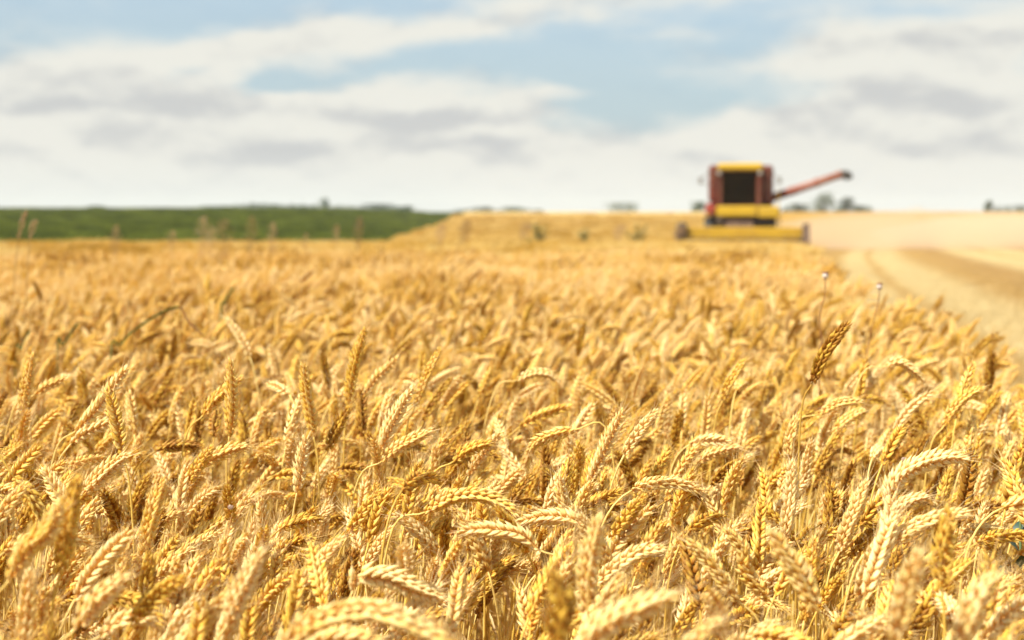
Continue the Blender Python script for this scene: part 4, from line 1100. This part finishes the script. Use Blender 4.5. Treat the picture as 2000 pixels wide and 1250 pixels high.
def blade(pixpts, d, w_, mats, lab, name='grass_blade', split=None):
    root_x = P(*pixpts[0], d)[0] - .02; root = np.array([root_x, d, float(gz(root_x, d))])
    pts = [tuple(np.zeros(3))] + [tuple(np.array(P(px, py, d)) - root) for px, py in pixpts]
    C = catmull(pts, 40); e_ = empty(name, tuple(root)); tag(e_, lab, 'grass blade', 'long grass blades among the wheat')
    cut = 40 if split is None else split
    def rib(Cs, nm, mt, w0, w1):
        V = []; n = len(Cs)
        for i, p in enumerate(Cs):
            t_ = np.array(Cs[min(i + 1, n - 1)]) - np.array(Cs[max(i - 1, 0)]); s = unit(np.cross(t_, [0, 1, .35])); ww = w0 + (w1 - w0) * i / (n - 1)
            V += [p - s * ww, p + np.array([0, .3 * ww, 0]), p + s * ww]
        Q = []
        for i in range(n - 1):
            a = i * 3; Q += [(a, a + 1, a + 4, a + 3), (a + 1, a + 2, a + 5, a + 4)]
        MB().add(V, Q, None, (.5, .5, .5)).obj(nm, mt, e_)
    rib(C[:cut + 1], 'blade', mats[0], w_ * .6, w_)
    if split is not None: rib(C[cut:], 'blade_tip', mats[1], w_, w_ * .9)
blade([(215, 720), (236, 672), (280, 632), (346, 600), (368, 628), (396, 655)], 3.7, .0034, [GRN, DEAD], 'long bent blade, green rising stem and brown broken end', 'reed_grass', 27)
blade([(430, 640), (440, 590), (456, 562)], 5.0, .0040, [GRN], 'short blurred green blade right of the bent reed')
blade([(30, 720), (42, 680), (58, 644)], 4.0, .0032, [GRN], 'green blade leaning near the field side, leftmost of two')
blade([(112, 705), (124, 672), (152, 630)], 4.0, .0032, [GRN], 'green blade leaning right, just right of the leftmost one')
# broad green leaf at the right edge of the view
e_ = empty('broad_leaf_weed', (P(1992, 1010, 1.72)[0], 1.72, 0)); tag(e_, 'dark green broad leaves deep between the stalks near the right edge', 'weed')
r = random.Random(3); s = MB(); tube(s, [(0, 0, 0), (.01, 0, .35), (0, 0, P(1992, 975, 1.72)[2])], [.004, .003, .0015], 6); s.obj('stem', GRN, e_)
for k, (px, py, a) in enumerate([(1990, 1000, .9), (1985, 1030, 2.8), (1995, 1060, 5.2), (1985, 1090, 3.6)]):
    l = MB(); q = P(px, py, 1.72); leaf_strip(l, (0, 0, q[2] - .03), a, .045, .011, .5, 1.2, r, seg=8, fold=.15); l.obj('leaf', WEEDL, e_)
# tiny snail shells on the ears
SH = simple('snail_shell', (.42, .30, .22), .35, noise=.4, scale=400)
def snail(px, py, d, s_, lab):
    b = MB(); C = []; Rr = []
    for k in range(60):
        t_ = k / 59; a = t_ * 4.2 * math.pi; rr = s_ * (.12 + .62 * t_); C.append((rr * math.cos(a), -s_ * .45 * (1 - t_), rr * math.sin(a))); Rr.append(s_ * (.10 + .28 * t_))
    tube(b, C, Rr, 8); o = b.obj('snail_shell', SH, loc=P(px, py, d), smooth=True); tag(o, lab, 'snail shell', 'snail shells on the wheat')
snail(450, 990, 1.56, .0032, 'tiny brown round snail shell stuck on a pale ear in the left half')
snail(1765, 897, 1.70, .0034, 'tiny greyish snail shell beside the big arched pale ear')

# ------------------------------------------------------------------ haze over the whole country
mh, t = material('haze_air')
pv = t.new('ShaderNodeVolumePrincipled'); pv.inputs['Color'].default_value = (.90, .95, 1.0, 1); pv.inputs['Density'].default_value = .00020; pv.inputs['Anisotropy'].default_value = 0
o = t.new('ShaderNodeOutputMaterial'); t.link(pv.outputs[0], o.inputs[1])
b = MB(); box(b, (-1480, -60, -9.2), (1480, 1420, 12.0)); tag(b.obj('haze', mh, smooth=False), 'thin pale summer haze over the fields', 'haze', kind='stuff')
print('stalks', len(STALKS), 'rest', len(rest_), 'mid', len(mid_b[0]), 'low', len(low_b[0]))
